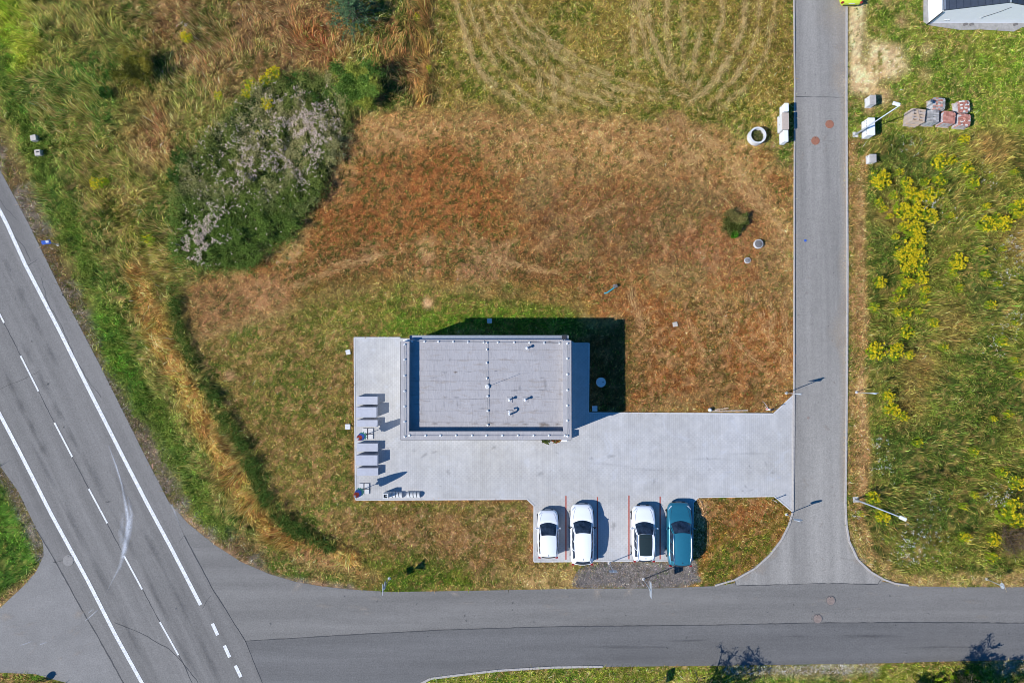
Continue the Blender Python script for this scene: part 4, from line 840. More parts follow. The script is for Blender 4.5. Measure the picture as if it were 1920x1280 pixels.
def load(px, py, h, rz, cols, label, seed, mess=.3, nx=5, ny=9, top=.75, wrap=True):
    p = g(px, py, h); pallet((p.x, p.y, 0), rz, 'wooden pallet carrying '+label, 'pallets under pavers')
    e = empty('paver_stack', (p.x, p.y, .122), rz); tag(e, label, 'pavers', 'stacks of paving blocks')
    r = random.Random(seed); V, F, C = [], [], []; hh = h-.122; nl = max(3, int(hh/.085)); dz = hh/nl; bx, by = .92/nx, .92/ny
    for l in range(nl):
        for i in range(nx):
            for j in range(ny):
                last = l == nl-1
                if 0 < i < nx-1 and 0 < j < ny-1 and l < nl-2: continue
                if last and r.random() > top: continue
                if (i in (0, nx-1) and j in (0, ny-1)) and r.random() < mess*.8: continue
                c = Vector((-.46+bx*(i+.5), -.46+by*(j+.5), dz*(l+.5))); a = r.gauss(0, mess*.35) if last else r.gauss(0, .01); M3 = Euler((0, 0, a)).to_matrix()
                q = len(V); col = np.array(r.choice(cols))*r.uniform(.8, 1.2)
                for z in (-1, 1):
                    for y in (-1, 1):
                        for x in (-1, 1): V.append(c+M3 @ Vector((x*bx*.47, y*by*.46, z*dz*.46))); C.append(col)
                F += [tuple(q+t for t in f) for f in ((0, 2, 3, 1), (4, 5, 7, 6), (0, 1, 5, 4), (2, 6, 7, 3), (0, 4, 6, 2), (1, 3, 7, 5))]
    o = nobj('paving_blocks', [tuple(v) for v in V], F, np.array(C), M['vcol']); o.parent = e; o['kind'] = 'stuff'
    if wrap:
        n = 28; V, F = [], []
        for z in (0, hh*.5, hh*.93):
            for k in range(n):
                a = 6.283*k/n; q = 1/max(abs(math.cos(a)), abs(math.sin(a)))*.475+r.uniform(-.004, .018); q = min(q, .60); V.append((q*math.cos(a), q*math.sin(a), z+r.uniform(-.03, .03)))
        for i in range(2):
            for k in range(n): F.append((i*n+k, i*n+(k+1) % n, i*n+n+(k+1) % n, i*n+n+k))
        MB().add(V, F).build('plastic_wrap', M['film'], e)
def filmmat():
    m, nt, b = newmat('torn_film'); tr = nt.nodes.new('ShaderNodeBsdfTransparent'); mx = nt.nodes.new('ShaderNodeMixShader'); v = coords(nt)
    b.inputs['Base Color'].default_value = (.62, .64, .68, 1); b.inputs['Roughness'].default_value = .25
    nt.links.new(ramp(nt, noise(nt, 5, 4, .7, v, 1), [(.35, (.3,)*3), (.65, (.9,)*3)]), mx.inputs[0]); nt.links.new(tr.outputs[0], mx.inputs[1]); nt.links.new(b.outputs[0], mx.inputs[2]); nt.links.new(mx.outputs[0], nt.nodes['Material Output'].inputs[0]); return m
M['film'] = filmmat()
RD = [lin((190, 132, 118))*.8, lin((200, 146, 130))*.8, lin((176, 120, 106))*.8]; GY_ = [lin((168, 166, 162))*.8, lin((150, 148, 146))*.8, lin((188, 184, 178))*.8]; WH = [lin((226, 222, 214))*.8]
load(1750, 218, 1.0, math.radians(-3), GY_, 'neat stack of grey paving blocks beside the empty pallets', 1, .25, 4, 10, .9)
load(1780.5, 220, .98, math.radians(-6), RD, 'neat stack of red paving blocks in torn film', 2, .05, 5, 9, .97)
load(1809, 224.5, .86, math.radians(-4), RD+WH, 'half-used stack of red and white blocks at the row end', 3, .7, 5, 8, .55)
load(1761.5, 194.5, .92, math.radians(-4), GY_+RD[:2], 'stack of mixed grey and red blocks crossed by the lamp shadow', 4, .3, 5, 8, .8)
load(1807.5, 199.5, .72, math.radians(3), RD+WH, 'loosely piled stack of red and white blocks set apart from the others', 5, .8, 5, 7, .6)
# ------------------------------------------------------------------ lamps and signs
def lamp(bx, by, tx, ty, h, hx, hy, label):
    p = g(bx, by); e = empty('street_lamp', (p.x, p.y, 0)); tag(e, label, 'street lamp', 'street lamps')
    MB().box((0, 0, .03), (.42, .42, .06)).build('foundation', M['concrete'], e)
    MB().tube([(0, 0, 0), (0, 0, 1.5), (0, 0, 1.52), (0, 0, h)], [.075, .07, .05, .03], 12).build('pole', M['galv'], e)
    d = g(hx, hy, h)-g(tx, ty, h); a = math.atan2(d.y, d.x)
    MB().tube([(0, 0, h-.05), (d.x*.3, d.y*.3, h+.02), (d.x, d.y, h+.04)], .03, 8).build('arm', M['galv'], e)
    c = Vector((d.x*1.0, d.y*1.0, h+.05)); hd = MB().bbox((c.x, c.y, h+.04), (.52, .24, .10), .03, a).build('lamp_head', M['whiteplastic'], e)
    MB().box((c.x, c.y, h-.02), (.42, .18, .012), a).build('lens', M['headlamp'], hd)
lamp(1603.5, 253, 1690, 196, 6.2, 1683, 194, 'tall galvanised street lamp leaning over the white vented cabinet')
lamp(1604, 936, 1677, 965, 5.8, 1686, 969, 'tall galvanised street lamp on a concrete footing beside the goldenrod near the junction')
def sign(px, py, h, plates, label, cat='sign', pole='galv', r=.032):
    p = g(px, py); e = empty('road_sign', (p.x, p.y, 0)); tag(e, label, cat, 'road signs')
    MB().tube([(0, 0, 0), (0, 0, h)], r, 8).build('post', M[pole], e); MB().lathe([(.12, 0), (.12, .05), (.05, .08)], n=12).build('footing', M['concrete'], e)
    for shape, w, zc, ht, ang, front in plates:
        n = {'round': 20, 'tri': 3, 'inv': 3}.get(shape, 4)
        if shape == 'round': P = [(w/2*math.cos(6.283*k/n), zc+w/2*math.sin(6.283*k/n)) for k in range(n)]
        elif shape == 'tri': P = [(-w/2, zc-ht/2), (w/2, zc-ht/2), (0, zc+ht/2)]
        elif shape == 'inv': P = [(-w/2, zc+ht/2), (0, zc-ht/2), (w/2, zc+ht/2)]
        else: P = [(-w/2, zc-ht/2), (w/2, zc-ht/2), (w/2, zc+ht/2), (-w/2, zc+ht/2)]
        ca, sa = math.cos(ang), math.sin(ang); n = len(P)
        def pt(u, z, off): return (u*ca-off*sa, u*sa+off*ca, z)
        V = [pt(u, z, r+.006) for u, z in P]+[pt(u, z, r+.031) for u, z in P]
        o = MB().add(V, [tuple(range(n))[::-1], tuple(range(n, 2*n))]+[(i, (i+1) % n, n+(i+1) % n, n+i) for i in range(n)]).build('plate', M['signback'], e)
        V = [pt(u*.94, zc+(z-zc)*.94, r+.034) for u, z in P]; MB().add(V, [tuple(range(n))]).build('face', M[front], o)
        MB().box((0, 0, zc), (.09, .09, .04)).build('clamp', M['galv'], o)
    return e
H_ = math.pi/2
sign(1474, 736.3, 2.75, [('tri', .95, 2.4, .72, 0, 'whiteplastic')], 'triangular road sign at the northern corner of the yard entrance')
sign(1474.5, 963.6, 2.5, [('round', .64, 2.15, 0, 0, 'whiteplastic')], 'round road sign at the southern corner of the yard entrance')
sign(1606, 735, 2.9, [('round', .6, 2.6, 0, 0, 'signblue')], 'road sign on a thin post across the street from the yard entrance')
sign(1849.5, 1084.7, 1.9, [('round', .45, 1.65, 0, -H_, 'whiteplastic')], 'low round road sign in the grass verge east of the street mouth')
sign(730, 1084, 2.6, [('inv', .86, 2.2, .75, H_, 'whiteplastic'), ('rect', .55, 1.55, .5, H_, 'signblue')], 'give-way sign with a second plate below on the south lawn')
sign(1142, 1054.4, 2.35, [('rect', .58, 2.05, .55, math.pi, 'signblue')], 'blue parking sign behind the empty stall')
sign(1206.4, 1085, 2.75, [('rect', 1.1, 2.45, .6, -H_, 'whiteplastic')], 'wide white board sign on the dark gravel by the junction road')
o = sign(109, 459, 1.25, [], 'short post with a tilted blue plate beside the highway', 'marker post')
MB().box((-.12, -.02, 1.22), (.62, .30, .03), .2, 0, .35, .25).build('plate', M['signblue'], o); MB().box((-.02, .02, 1.25), (.20, .16, .02), .2, 0, .35, .25).build('white_mark', M['whiteplastic'], o)
sign(44, 1287, 2.3, [('round', .66, 1.95, 0, H_*.9, 'whiteplastic')], 'round sign in the south-west verge casting a disc shadow on the side road')
sign(1199, 1288, 2.6, [('rect', .95, 2.25, .55, H_*.9, 'whiteplastic')], 'board sign in the south verge casting a rectangular shadow')
p = g(1448.5, 936.5); e = empty('barrier_post', (p.x, p.y, 0)); tag(e, 'short dark post at the edge of the brown lawn by the yard entrance', 'post')
MB().tube([(0, 0, 0), (0, 0, .95)], .035, 8).build('post', M['wood2'], e); MB().lathe([(.05, .93), (.05, .98), (.01, 1.0)], n=10).build('cap', M['dark'], e)
p = g(1443.5, 767); e = empty('marker_stake', (p.x, p.y, 0)); tag(e, 'red and white marker stake with a bent wire at the paving edge', 'stake')
MB().tube([(.2, .06, 0), (.2, .06, .95)], .028, 8).build('post', M['dark'], e); MB().box((-.12, -.02, .04), (.42, .12, .07), -.15).build('white_board', M['whiteplastic'], e); MB().box((-.26, .04, .09), (.10, .09, .04), .3).build('red_band', M['red'], e)
MB().tube([(-.15, .05, .08), (-.35, .30, .22), (-.5, .52, .18), (-.62, .62, .1)], .016, 6).build('wire', M['whiteplastic'], e)
MB().tube([(-.1, .05, .06), (-.3, .12, .14), (-.42, .22, .05)], .014, 6).build('wire', M['whiteplastic'], e); MB().box((.12, -.05, .05), (.22, .16, .08), .5).build('foot', M['black'], e)
for (a, b, lb, mt) in (((1334, 770.5), (1402, 769.2), 'long grey board lying along the paving edge', 'wood2'), ((1340, 768), (1366, 764.5), 'short brown board lying beside the long grey board', 'wood')):
    p, q = g(*a), g(*b); d = q-p; tag(MB().box((0, 0, .035), (d.length, .09, .05)).build('loose_board', M[mt], None, (p+q)/2, math.atan2(d.y, d.x)), lb, 'board')
p = g(1330.5, 768); tag(MB().lathe([(.09, 0), (.16, .12), (.12, .3), (.04, .36)], n=12, smooth=True).build('pale_stone', M['concrete_w'], None, (p.x, p.y, 0)), 'upright pale stone at the end of the long grey board', 'stone')
p = g(1146, 542.5); e = empty('garden_hose', (p.x, p.y, 0)); tag(e, 'turquoise bent hose pipe stub lying in the brown lawn', 'hose')
MB().tube([(-.56, -.32, .07), (-.35, -.27, .10), (-.1, -.1, .14), (.15, .08, .16), (.28, .16, .2)], .045, 8).build('hose', M['teal_plastic'], e)
MB().box((.30, .22, .14), (.3, .24, .28), .5).build('valve_box', M['darkgrey'], e); MB().box((.16, .30, .2), (.16, .05, .05), .5).build('handle', M['signback'], e)
# stones and litter in the gravel strip are built with the vegetation
# ------------------------------------------------------------------ house at the north-east
ZE, ZR = 2.0, 3.15
cw = g(1741, 44); pk = g(1893, 4.5, ZR); hw_ = pk.x-cw.x; hs = empty('white_house', (pk.x, cw.y, 0)); tag(hs, 'white-walled house with low dark gabled roof at the end of the lawn', 'house')
DPT = 11.0
def gable(y, t): return MB().add([(-hw_, y, 0), (hw_, y, 0), (hw_, y, ZE), (0, y, ZR), (-hw_, y, ZE), (-hw_, y+t, 0), (hw_, y+t, 0), (hw_, y+t, ZE), (0, y+t, ZR), (-hw_, y+t, ZE)],
    [(0, 1, 2, 3, 4), (9, 8, 7, 6, 5), (0, 5, 6, 1), (1, 6, 7, 2), (2, 7, 8, 3), (3, 8, 9, 4), (4, 9, 5, 0)])
gable(0, .3).build('south_gable_wall', M['wall_w'], hs); gable(DPT-.3, .3).build('north_gable_wall', M['wall_w'], hs)
for s in (-1, 1): MB().box((s*(hw_-.15), DPT/2, ZE/2-.02), (.296, DPT-.62, ZE-.08)).build('side_wall', M['wall_w'], hs)
sl = math.atan2(ZR-ZE, hw_)
for s in (-1, 1):
    rf = MB().add([(s*-.0, -.04, ZR+.02), (s*(hw_+.06), -.04, ZE+.02-.013), (s*(hw_+.06), DPT+.04, ZE+.02-.013), (0, DPT+.04, ZR+.02), (0, -.04, ZR+.12), (s*(hw_+.06), -.04, ZE+.107), (s*(hw_+.06), DPT+.04, ZE+.107), (0, DPT+.04, ZR+.12)],
        [(0, 1, 2, 3), (4, 5, 6, 7), (0, 1, 5, 4), (2, 3, 7, 6), (1, 2, 6, 5), (0, 3, 7, 4)]).build('roof_slope', M['roofdark'], hs)
    for k in range(9):
        u = (k+.5)/9; MB().box((s*hw_*u, DPT/2, ZR+(ZE-ZR)*u+.135), (.035, DPT, .03)).build('standing_seam', M['roofdark'], rf)
    MB().box((s*(hw_+.02), DPT/2, ZE+.118), (.12, DPT, .025)).build('edge_flashing', M['zinc'], rf)
    MB().tube([(s*(hw_+.12), 0, ZE-.0), (s*(hw_+.12), DPT, ZE-.0)], .06, 8).build('gutter', M['zinc'], hs)
MB().tube([(0, -.1, ZR+.15), (0, DPT, ZR+.15)], .07, 8).build('ridge_cap', M['zinc'], hs)
MB().tube([(-hw_-.14, -.12, 0), (-hw_-.14, -.12, ZE)], .045, 8).build('downpipe', M['dark'], hs)
MB().tube([(-hw_+3.6, -.03, 1.0), (-hw_+3.9, -.04, 1.35), (-hw_+4.4, -.03, 1.9), (-hw_+4.8, -.02, 2.5)], .014, 5).build('cable', M['dark'], hs); MB().box((-hw_+3.58, -.03, .95), (.12, .06, .12)).build('junction_box', M['signback'], hs)
for x in (-hw_+1.0, -hw_+1.25): MB().box((x, -.02, .55), (.16, .04, .12)).build('wall_vent', M['concrete_w'], hs)
for x in (-hw_+2.9, -hw_+3.4, -hw_+6.9): MB().box((x, -.10, .05), (.35, .18, .06), .3).build('doorstep', M['darkgrey'], hs)
# ------------------------------------------------------------------ cars
def lerp(a, b, t): return a+(b-a)*t
def interp(tab, v):
    for (a, x), (b, y) in zip(tab[:-1], tab[1:]):
        if a <= v <= b: return x+(y-x)*(v-a)/(b-a)
    return tab[-1][1]
def car(px, py, L, Wd, Ht, paint, label, P, rz=0, mirror=None, extra=()):
    c = g(px, py, .75); e = empty('parked_car', (c.x, c.y, P.get('z', .049)), rz); tag(e, label, 'car', 'parked cars')
    hwid = Wd/2; PT = M[paint]
    wt = [(0, .60), (.015, .74), (.04, .86), (.08, .94), (.14, .985), (.22, 1), (.78, 1), (.88, .975), (.94, .93), (.975, .86), (.99, .78), (1, .66)]
    cz = Ht*.64; zt = [(0, .52), (.02, .62), (.06, .70), (.12, .76), (P['wb'], cz*.985), (.45, cz), (.85, cz+.03), (.95, cz-.0), (.985, cz-.10), (1, .6)]
    S = [0, .012, .035, .07, .12, .18, .25, .33, .42, .52, .62, .72, .8, .87, .925, .96, .982, .994, 1]
    V, F = [], []
    for v in S:
        w = hwid*interp(wt, v); z = interp(zt, v); y = L/2-v*L
        half = [(.86*w, .20), (.98*w, .30), (w, .48), (w*.992, .62*z+.10), (w*.965, z-.08), (w*.90, z-.012), (w*.72, z+.012), (w*.40, z+.028), (0, z+.034)]
        for x, zz in half: V.append((x, y, zz))
        for x, zz in half[-2::-1]: V.append((-x, y, zz))
    n = 17
    for i in range(len(S)-1):
        for k in range(n-1): F.append((i*n+k, i*n+k+1, (i+1)*n+k+1, (i+1)*n+k))
    F.append(tuple(range(n))[::-1]); F.append(tuple((len(S)-1)*n+k for k in range(n)))
    body = MB().add(V, F, 0, True).build('body', PT, e); md = body.modifiers.new('smooth', 'SUBSURF'); md.levels = 1; md.render_levels = 1
    # greenhouse
    def Y(v): return L/2-v*L
    wb, wtp, re, rb = P['wb'], P['wt'], P['re'], P['rb']; zb = cz-.03; zr = Ht-.045
    fw, rw, tf, tr = .84*hwid, .80*hwid, P.get('tf', .63)*hwid, P.get('tr', .58)*hwid; mw = .90*hwid
    def q3(a, b, c_, t): return a*(1-t)**2+b*2*t*(1-t)+c_*t*t
    def bez(p0, p1, p2): return lambda t: q3(Vector(p0), Vector(p1), Vector(p2), t)
    lo = [bez((-fw, Y(wb+.05), zb), (0, Y(wb-.055), zb), (fw, Y(wb+.05), zb)), bez((fw, Y(wb+.05), zb), (mw*1.06, Y(.6), zb+.02), (rw, Y(rb-.03), zb+.03)), bez((rw, Y(rb-.03), zb+.03), (0, Y(rb+.03), zb+.03), (-rw, Y(rb-.03), zb+.03)), bez((-rw, Y(rb-.03), zb+.03), (-mw*1.06, Y(.6), zb+.02), (-fw, Y(wb+.05), zb))]
    up = [bez((-tf, Y(wtp+.01), zr-.02), (0, Y(wtp-.03), zr+.02), (tf, Y(wtp+.01), zr-.02)), bez((tf, Y(wtp+.01), zr-.02), (tf*1.10, Y((wtp+re)/2), zr+.02), (tr, Y(re-.01), zr-.05)), bez((tr, Y(re-.01), zr-.05), (0, Y(re+.02), zr-.02), (-tr, Y(re-.01), zr-.05)), bez((-tr, Y(re-.01), zr-.05), (-tf*1.10, Y((wtp+re)/2), zr+.02), (-tf, Y(wtp+.01), zr-.02))]
    def patch(s, t0, t1, s0, s1, off, nu, nv, mat, name, par):
        V, F = [], []
        def pt(t, ss):
            a, b = lo[s](t), up[s](t); p = a.lerp(b, ss); nrm = (lo[s](min(1, t+.02))-lo[s](max(0, t-.02))).cross(b-a).normalized()*-1; return p+nrm*(.05*math.sin(math.pi*ss)+off)
        for i in range(nu+1):
            for j in range(nv+1): V.append(pt(lerp(t0, t1, i/nu), lerp(s0, s1, j/nv)))
        for i in range(nu):
            for j in range(nv): F.append((i*(nv+1)+j, (i+1)*(nv+1)+j, (i+1)*(nv+1)+j+1, i*(nv+1)+j+1))
        return MB().add(V, F, 0, True).build(name, M[mat], par)
    nm = ['windscreen_frame', 'cabin_side', 'tailgate_frame', 'cabin_side']
    sh = [patch(s, 0, 1, 0, 1, 0, 12, 5, paint, nm[s], e) for s in range(4)]
    patch(0, .035, .965, .03, .985, .008, 12, 5, 'glass', 'windscreen', sh[0])
    patch(2, .06, .94, P.get('rs', .25), .93, .008, 10, 4, 'glass', 'rear_window', sh[2])
    for s in (1, 3):
        cuts = ((.05, .34), (.365, .63), (.655, .90)) if s == 1 else ((.10, .345), (.37, .635), (.66, .95))
        for a, b in cuts: patch(s, a, b, .08, .88, .008, 8, 4, 'glass', 'side_window', sh[s])
    # roof: Coons patch
    nu, nv = 10, 12; V, F = [], []
    for i in range(nu+1):
        for j in range(nv+1):
            u, v = i/nu, j/nv; f, r_, l_, k_ = up[0](u), up[1](v), up[3](1-v), up[2](1-u)
            p = f*(1-v)+k_*v+l_*(1-u)+r_*u-(up[0](0)*(1-u)*(1-v)+up[0](1)*u*(1-v)+up[2](1)*(1-u)*v+up[2](0)*u*v)
            p.z += .05*(1-(2*u-1)**2)*(1-(2*v-1)**4*.7)+.004*(1-(2*v-1)**2); V.append(p)
    for i in range(nu):
        for j in range(nv): F.append((i*(nv+1)+j, i*(nv+1)+j+1, (i+1)*(nv+1)+j+1, (i+1)*(nv+1)+j))
    rf = MB().add(V, F, 0, True).build('roof', PT, e)
    def roofpt(u, v, dz):
        i, j = int(round(u*nu)), int(round(v*nv)); q = V[i*(nv+1)+j]; return Vector((q.x, q.y, q.z+dz))
    if 'pano' in extra:
        G, FF = [], []
        for i in range(1, nu):
            for j in range(0, nv-1): G.append(roofpt(i/nu, j/nv, .007))
        m_ = nv-1
        for i in range(nu-2):
            for j in range(m_-1): FF.append((i*m_+j, i*m_+j+1, (i+1)*m_+j+1, (i+1)*m_+j))
        MB().add(G, FF, 0, True).build('glass_roof', M['glassroof'], rf)
        MB().tube([roofpt(i/nu, 2/nv, .008) for i in range(1, nu)], .012, 6).build('roof_joint', M['black'], rf)
    if 'rails' in extra:
        for s in (0, 1): MB().tube([roofpt(.04 if s == 0 else .96, j/nv, .05 if 0 < j < nv else .0)+Vector(((-.03, .03)[s], 0, 0)) for j in range(0, nv+1)], .022, 6).build('roof_rail', M['chrome'] if paint != 'white_paint' else M['white_paint2'], rf)
    a = roofpt(.5, (nv-1)/nv, 0); MB().add([(-.015, .06, 0), (.015, .06, 0), (.02, -.07, 0), (-.02, -.07, 0), (0, -.07, .07)], [(0, 1, 4), (1, 2, 4), (2, 3, 4), (3, 0, 4)]).build('antenna', M['black'], rf, a+Vector((.0, 0, -.005)))
    # trim
    for s in (-1, 1):
        mm = MB(); c_ = Vector((s*(hwid+.075), Y(wb+.125), cz+.02)); mm.bbox((c_.x, c_.y, c_.z), (.20, .09, .12), .03, s*.25); mm.box((s*(hwid-.03), c_.y+.01, cz-.03), (.12, .05, .04)); mm.build('wing_mirror', M[mirror or paint], e)
        V4 = []; 
        def skin(v, f, off): w = hwid*interp(wt, v); z = interp(zt, v); return Vector((s*w*f, Y(v)+off, z+.016))
        hl = [skin(.045, .66, .02), skin(.05, .80, .02), skin(.085, .93, 0), skin(.115, .945, 0), skin(.09, .84, .02), skin(.065, .72, .02)]
        for h_ in hl: h_.z -= .012 if abs(h_.x) > .8*hwid else -.004
        cc = sum(hl, Vector())/6; MB().add([cc+Vector((0, 0, .012))]+hl, [(0, 1+i, 1+(i+1) % 6) if s < 0 else (0, 1+(i+1) % 6, 1+i) for i in range(6)]).build('headlight', M['headlamp'], e)
        MB().bbox((s*hwid*.80, Y(.982), cz-.14), (.20, .10, .20), .02).build('tail_light', M['taillamp'], e)
        for v in (.185, P.get('rwv', .80)):
            r_ = .325; x = s*(hwid-.085); w = MB().tube([(x-.10, Y(v), r_), (x+.10, Y(v), r_)], r_, 24, smooth=False).build('wheel', M['black'], e)
            MB().tube([(x+s*.085, Y(v), r_), (x+s*.107, Y(v), r_)], r_*.66, 18, smooth=False).build('rim', M['signback'], w)
        for v in (.47, .66): MB().box((s*(hwid+.008), Y(v), cz-.14), (.03, .16, .03)).build('door_handle', PT, e)
    MB().bbox((0, L/2-.012, .40), (Wd*.52, .06, .20), .02).build('grille', M['black'], e); MB().box((0, L/2+.025, .40), (.45, .015, .11)).build('number_plate', M['whiteplastic'], e)
    MB().box((0, -L/2-.008, .62), (.46, .02, .11)).build('number_plate', M['whiteplastic'], e); MB().bbox((0, -L/2+.02, .36), (Wd*.62, .08, .12), .02).build('rear_bumper_trim', M['black'], e)
    for s in (-1, 1):   # bonnet shut lines
        pts = [(s*hwid*interp(wt, v)*f, Y(v), interp(zt, v)+.020-.028*max(0, f-.62)) for v, f in ((.055, .58), (.09, .66), (.15, .72), (wb-.01, .79))]
        MB().strip([Vector(q) for q in pts], .012, 0).build('bonnet_joint', M['dark'], body)
    jo = [o for o in body.children if o.name.startswith('bonnet_joint')]
    for o, s in zip(jo, (-1, 1)):
        vv = [(s*hwid*interp(wt, v)*f, Y(v), interp(zt, v)+.026-.03*max(0, f-.62)) for v, f in ((.055, .58), (.09, .66), (.15, .72), (wb-.01, .79))]
        for i, q in enumerate(vv):
            for k in (0, 1): o.data.vertices[2*i+k].co.z = q[2]
    return e
car(1027.5, 1001, 3.58, 1.62, 1.48, 'white_paint2', 'small white hatchback in the stall next to the lawn', {'wb': .235, 'wt': .485, 're': .92, 'rb': .985, 'tf': .70, 'tr': .68, 'rs': .35})
car(1091.5, 1002, 4.58, 1.80, 1.46, 'white_paint', 'long white estate car with black mirrors overhanging the stall end', {'wb': .245, 'wt': .445, 're': .895, 'rb': .985, 'tf': .66, 'tr': .58}, mirror='black')
car(1207, 1000.5, 4.22, 1.80, 1.50, 'white_paint', 'white hatchback with a large glass panoramic roof', {'wb': .265, 'wt': .47, 're': .92, 'rb': .985, 'tf': .68, 'tr': .58, 'rs': .2}, extra=('pano', 'rails'))
car(1274.5, 1001.5, 4.80, 1.90, 1.56, 'teal_paint', 'teal blue estate car with silver roof rails beside the gravel', {'wb': .27, 'wt': .445, 're': .935, 'rb': .99, 'tf': .66, 'tr': .60, 'rs': .25, 'z': .049}, extra=('rails',))
car(1597, -44, 4.3, 1.85, 1.2, 'lime_paint', 'lime yellow car parked half on the kerb at the street end', {'wb': .27, 'wt': .47, 're': .80, 'rb': .95, 'z': .08}, mirror='black')
#@PART3
# ------------------------------------------------------------------ vegetation
def scatter(n, keep, x0=X0+1, x1=X1-1, y0=Y0+1, y1=Y1-1):
    x = RNG.uniform(x0, x1, n); y = RNG.uniform(y0, y1, n); k = keep(x, y); return x[k], y[k]
def inview(x, y): return (np.abs(x) < 41.6) & (y > -26.2) & (y < 30.3)
def grass1(name, x, y, ln, wd, tilt, head, gain, jit, pick, label, mat='veg', z0=0):
    n = len(x); col = colour(x, y, jit, pick)*gain
    D = np.stack([np.cos(head)*np.sin(tilt), np.sin(head)*np.sin(tilt), np.cos(tilt)], 1); a2 = head+np.pi/2+RNG.normal(0, .5, n); S = np.stack([np.cos(a2), np.sin(a2), np.zeros(n)], 1)
    P = np.stack([x, y, np.full(n, z0-.005)], 1); V = np.empty((n, 3, 3), np.float32); V[:, 0] = P-S*wd[:, None]/2; V[:, 1] = P+S*wd[:, None]/2; V[:, 2] = P+D*ln[:, None]
    o = nobj(name, V.reshape(-1, 3), np.arange(3*n).reshape(n, 3), np.repeat(np.clip(col, .002, .9), 3, 0), M[mat]); tag(o, label, 'grass', kind='stuff'); return o
def grass2(name, x, y, ln, wd, tilt, head, gain, jit, pick, label, cat='grass', cm=None):
    n = len(x); col = colour(x, y, jit, pick)*gain
    if cm is not None: col = cm(x, y, col)
    a2 = head+np.pi/2+RNG.normal(0, .4, n); S = np.stack([np.cos(a2), np.sin(a2), np.zeros(n)], 1)
    def D(t): return np.stack([np.cos(head)*np.sin(t), np.sin(head)*np.sin(t), np.cos(t)], 1)
    P = np.stack([x, y, np.full(n, -.01)], 1); Q = P+D(tilt*.55)*ln[:, None]*.55; T = Q+D(np.minimum(tilt*1.6, 1.5))*ln[:, None]*.5; w = wd[:, None]/2
    V = np.empty((n, 5, 3), np.float32); V[:, 0] = P-S*w; V[:, 1] = P+S*w; V[:, 2] = Q+S*w*.9; V[:, 3] = Q-S*w*.9; V[:, 4] = T
    b = (np.arange(n)*5)[:, None]; F = np.stack([b+np.array([[0, 1, 2]]), b+np.array([[0, 2, 3]]), b+np.array([[3, 2, 4]])], 1).reshape(-1, 3)
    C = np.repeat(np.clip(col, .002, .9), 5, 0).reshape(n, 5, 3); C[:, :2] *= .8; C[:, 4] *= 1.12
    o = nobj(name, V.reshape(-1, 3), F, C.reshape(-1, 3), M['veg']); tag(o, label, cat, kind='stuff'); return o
HARD = lambda x, y: samp(hard, x, y)
GB = 1.42
# short lawn
def keep_short(x, y):
    h = samp(hgt, x, y); d = samp(den, x, y); edge = HARD(x, y); cl = .45+1.1*rank(fbm(x, y, .5, 3, 21), .12)
    return inview(x, y) & (h < .22) & (edge > .04+.10*rank(fbm(x, y, .35, 2, 6), .15)) & (RNG.random(len(x)) < d*.80*cl)
x, y = scatter(1150000, keep_short, -41.6, 41.6, -26.2, 30.3); n = len(x); h = samp(hgt, x, y)
head = RNG.random(n)*6.283; tilt = np.clip(RNG.normal(1.12, .22, n), .3, 1.46)
grass1('short_grass', x, y, (h*1.6+.07)*np.exp(RNG.normal(0, .35, n)), RNG.uniform(.022, .052, n), tilt, head, GAIN*GB*1.04, .52, .55, 'short mown grass, partly dried brown, on the lawns and mown field')
# tall meadow grass: leaning tussocks
def keep_tall(x, y):
    h = samp(hgt, x, y); d = samp(den, x, y); cl = .25+1.3*rank(fbm(x, y, .55, 3, 31), .12)
    return inview(x, y) & (h >= .2) & (HARD(x, y) > .12) & (RNG.random(len(x)) < d*cl*.8)
x, y = scatter(560000, keep_tall, -41.6, 41.6, -26.2, 30.3); n = len(x); h = samp(hgt, x, y)
fl = fbm(x, y, 3.0, 3, 41)*12.0+fbm(x, y, .7, 2, 43)*2.2
head = fl+RNG.normal(0, np.where(x > 20, 1.0, .55), n); tilt = np.clip(RNG.normal(.62, .25, n)+.55*(rank(fbm(x, y, 1.1, 3, 45), .12)-.5), .08, 1.3)
grass2('meadow_grass', x, y, h*np.where(x > 20, .92, 1.12)*np.exp(RNG.normal(0, .30, n)), RNG.uniform(.016, .040, n), tilt, head, GAIN*GB*1.12, .46, .45, 'tall leaning meadow grass, olive to straw coloured')
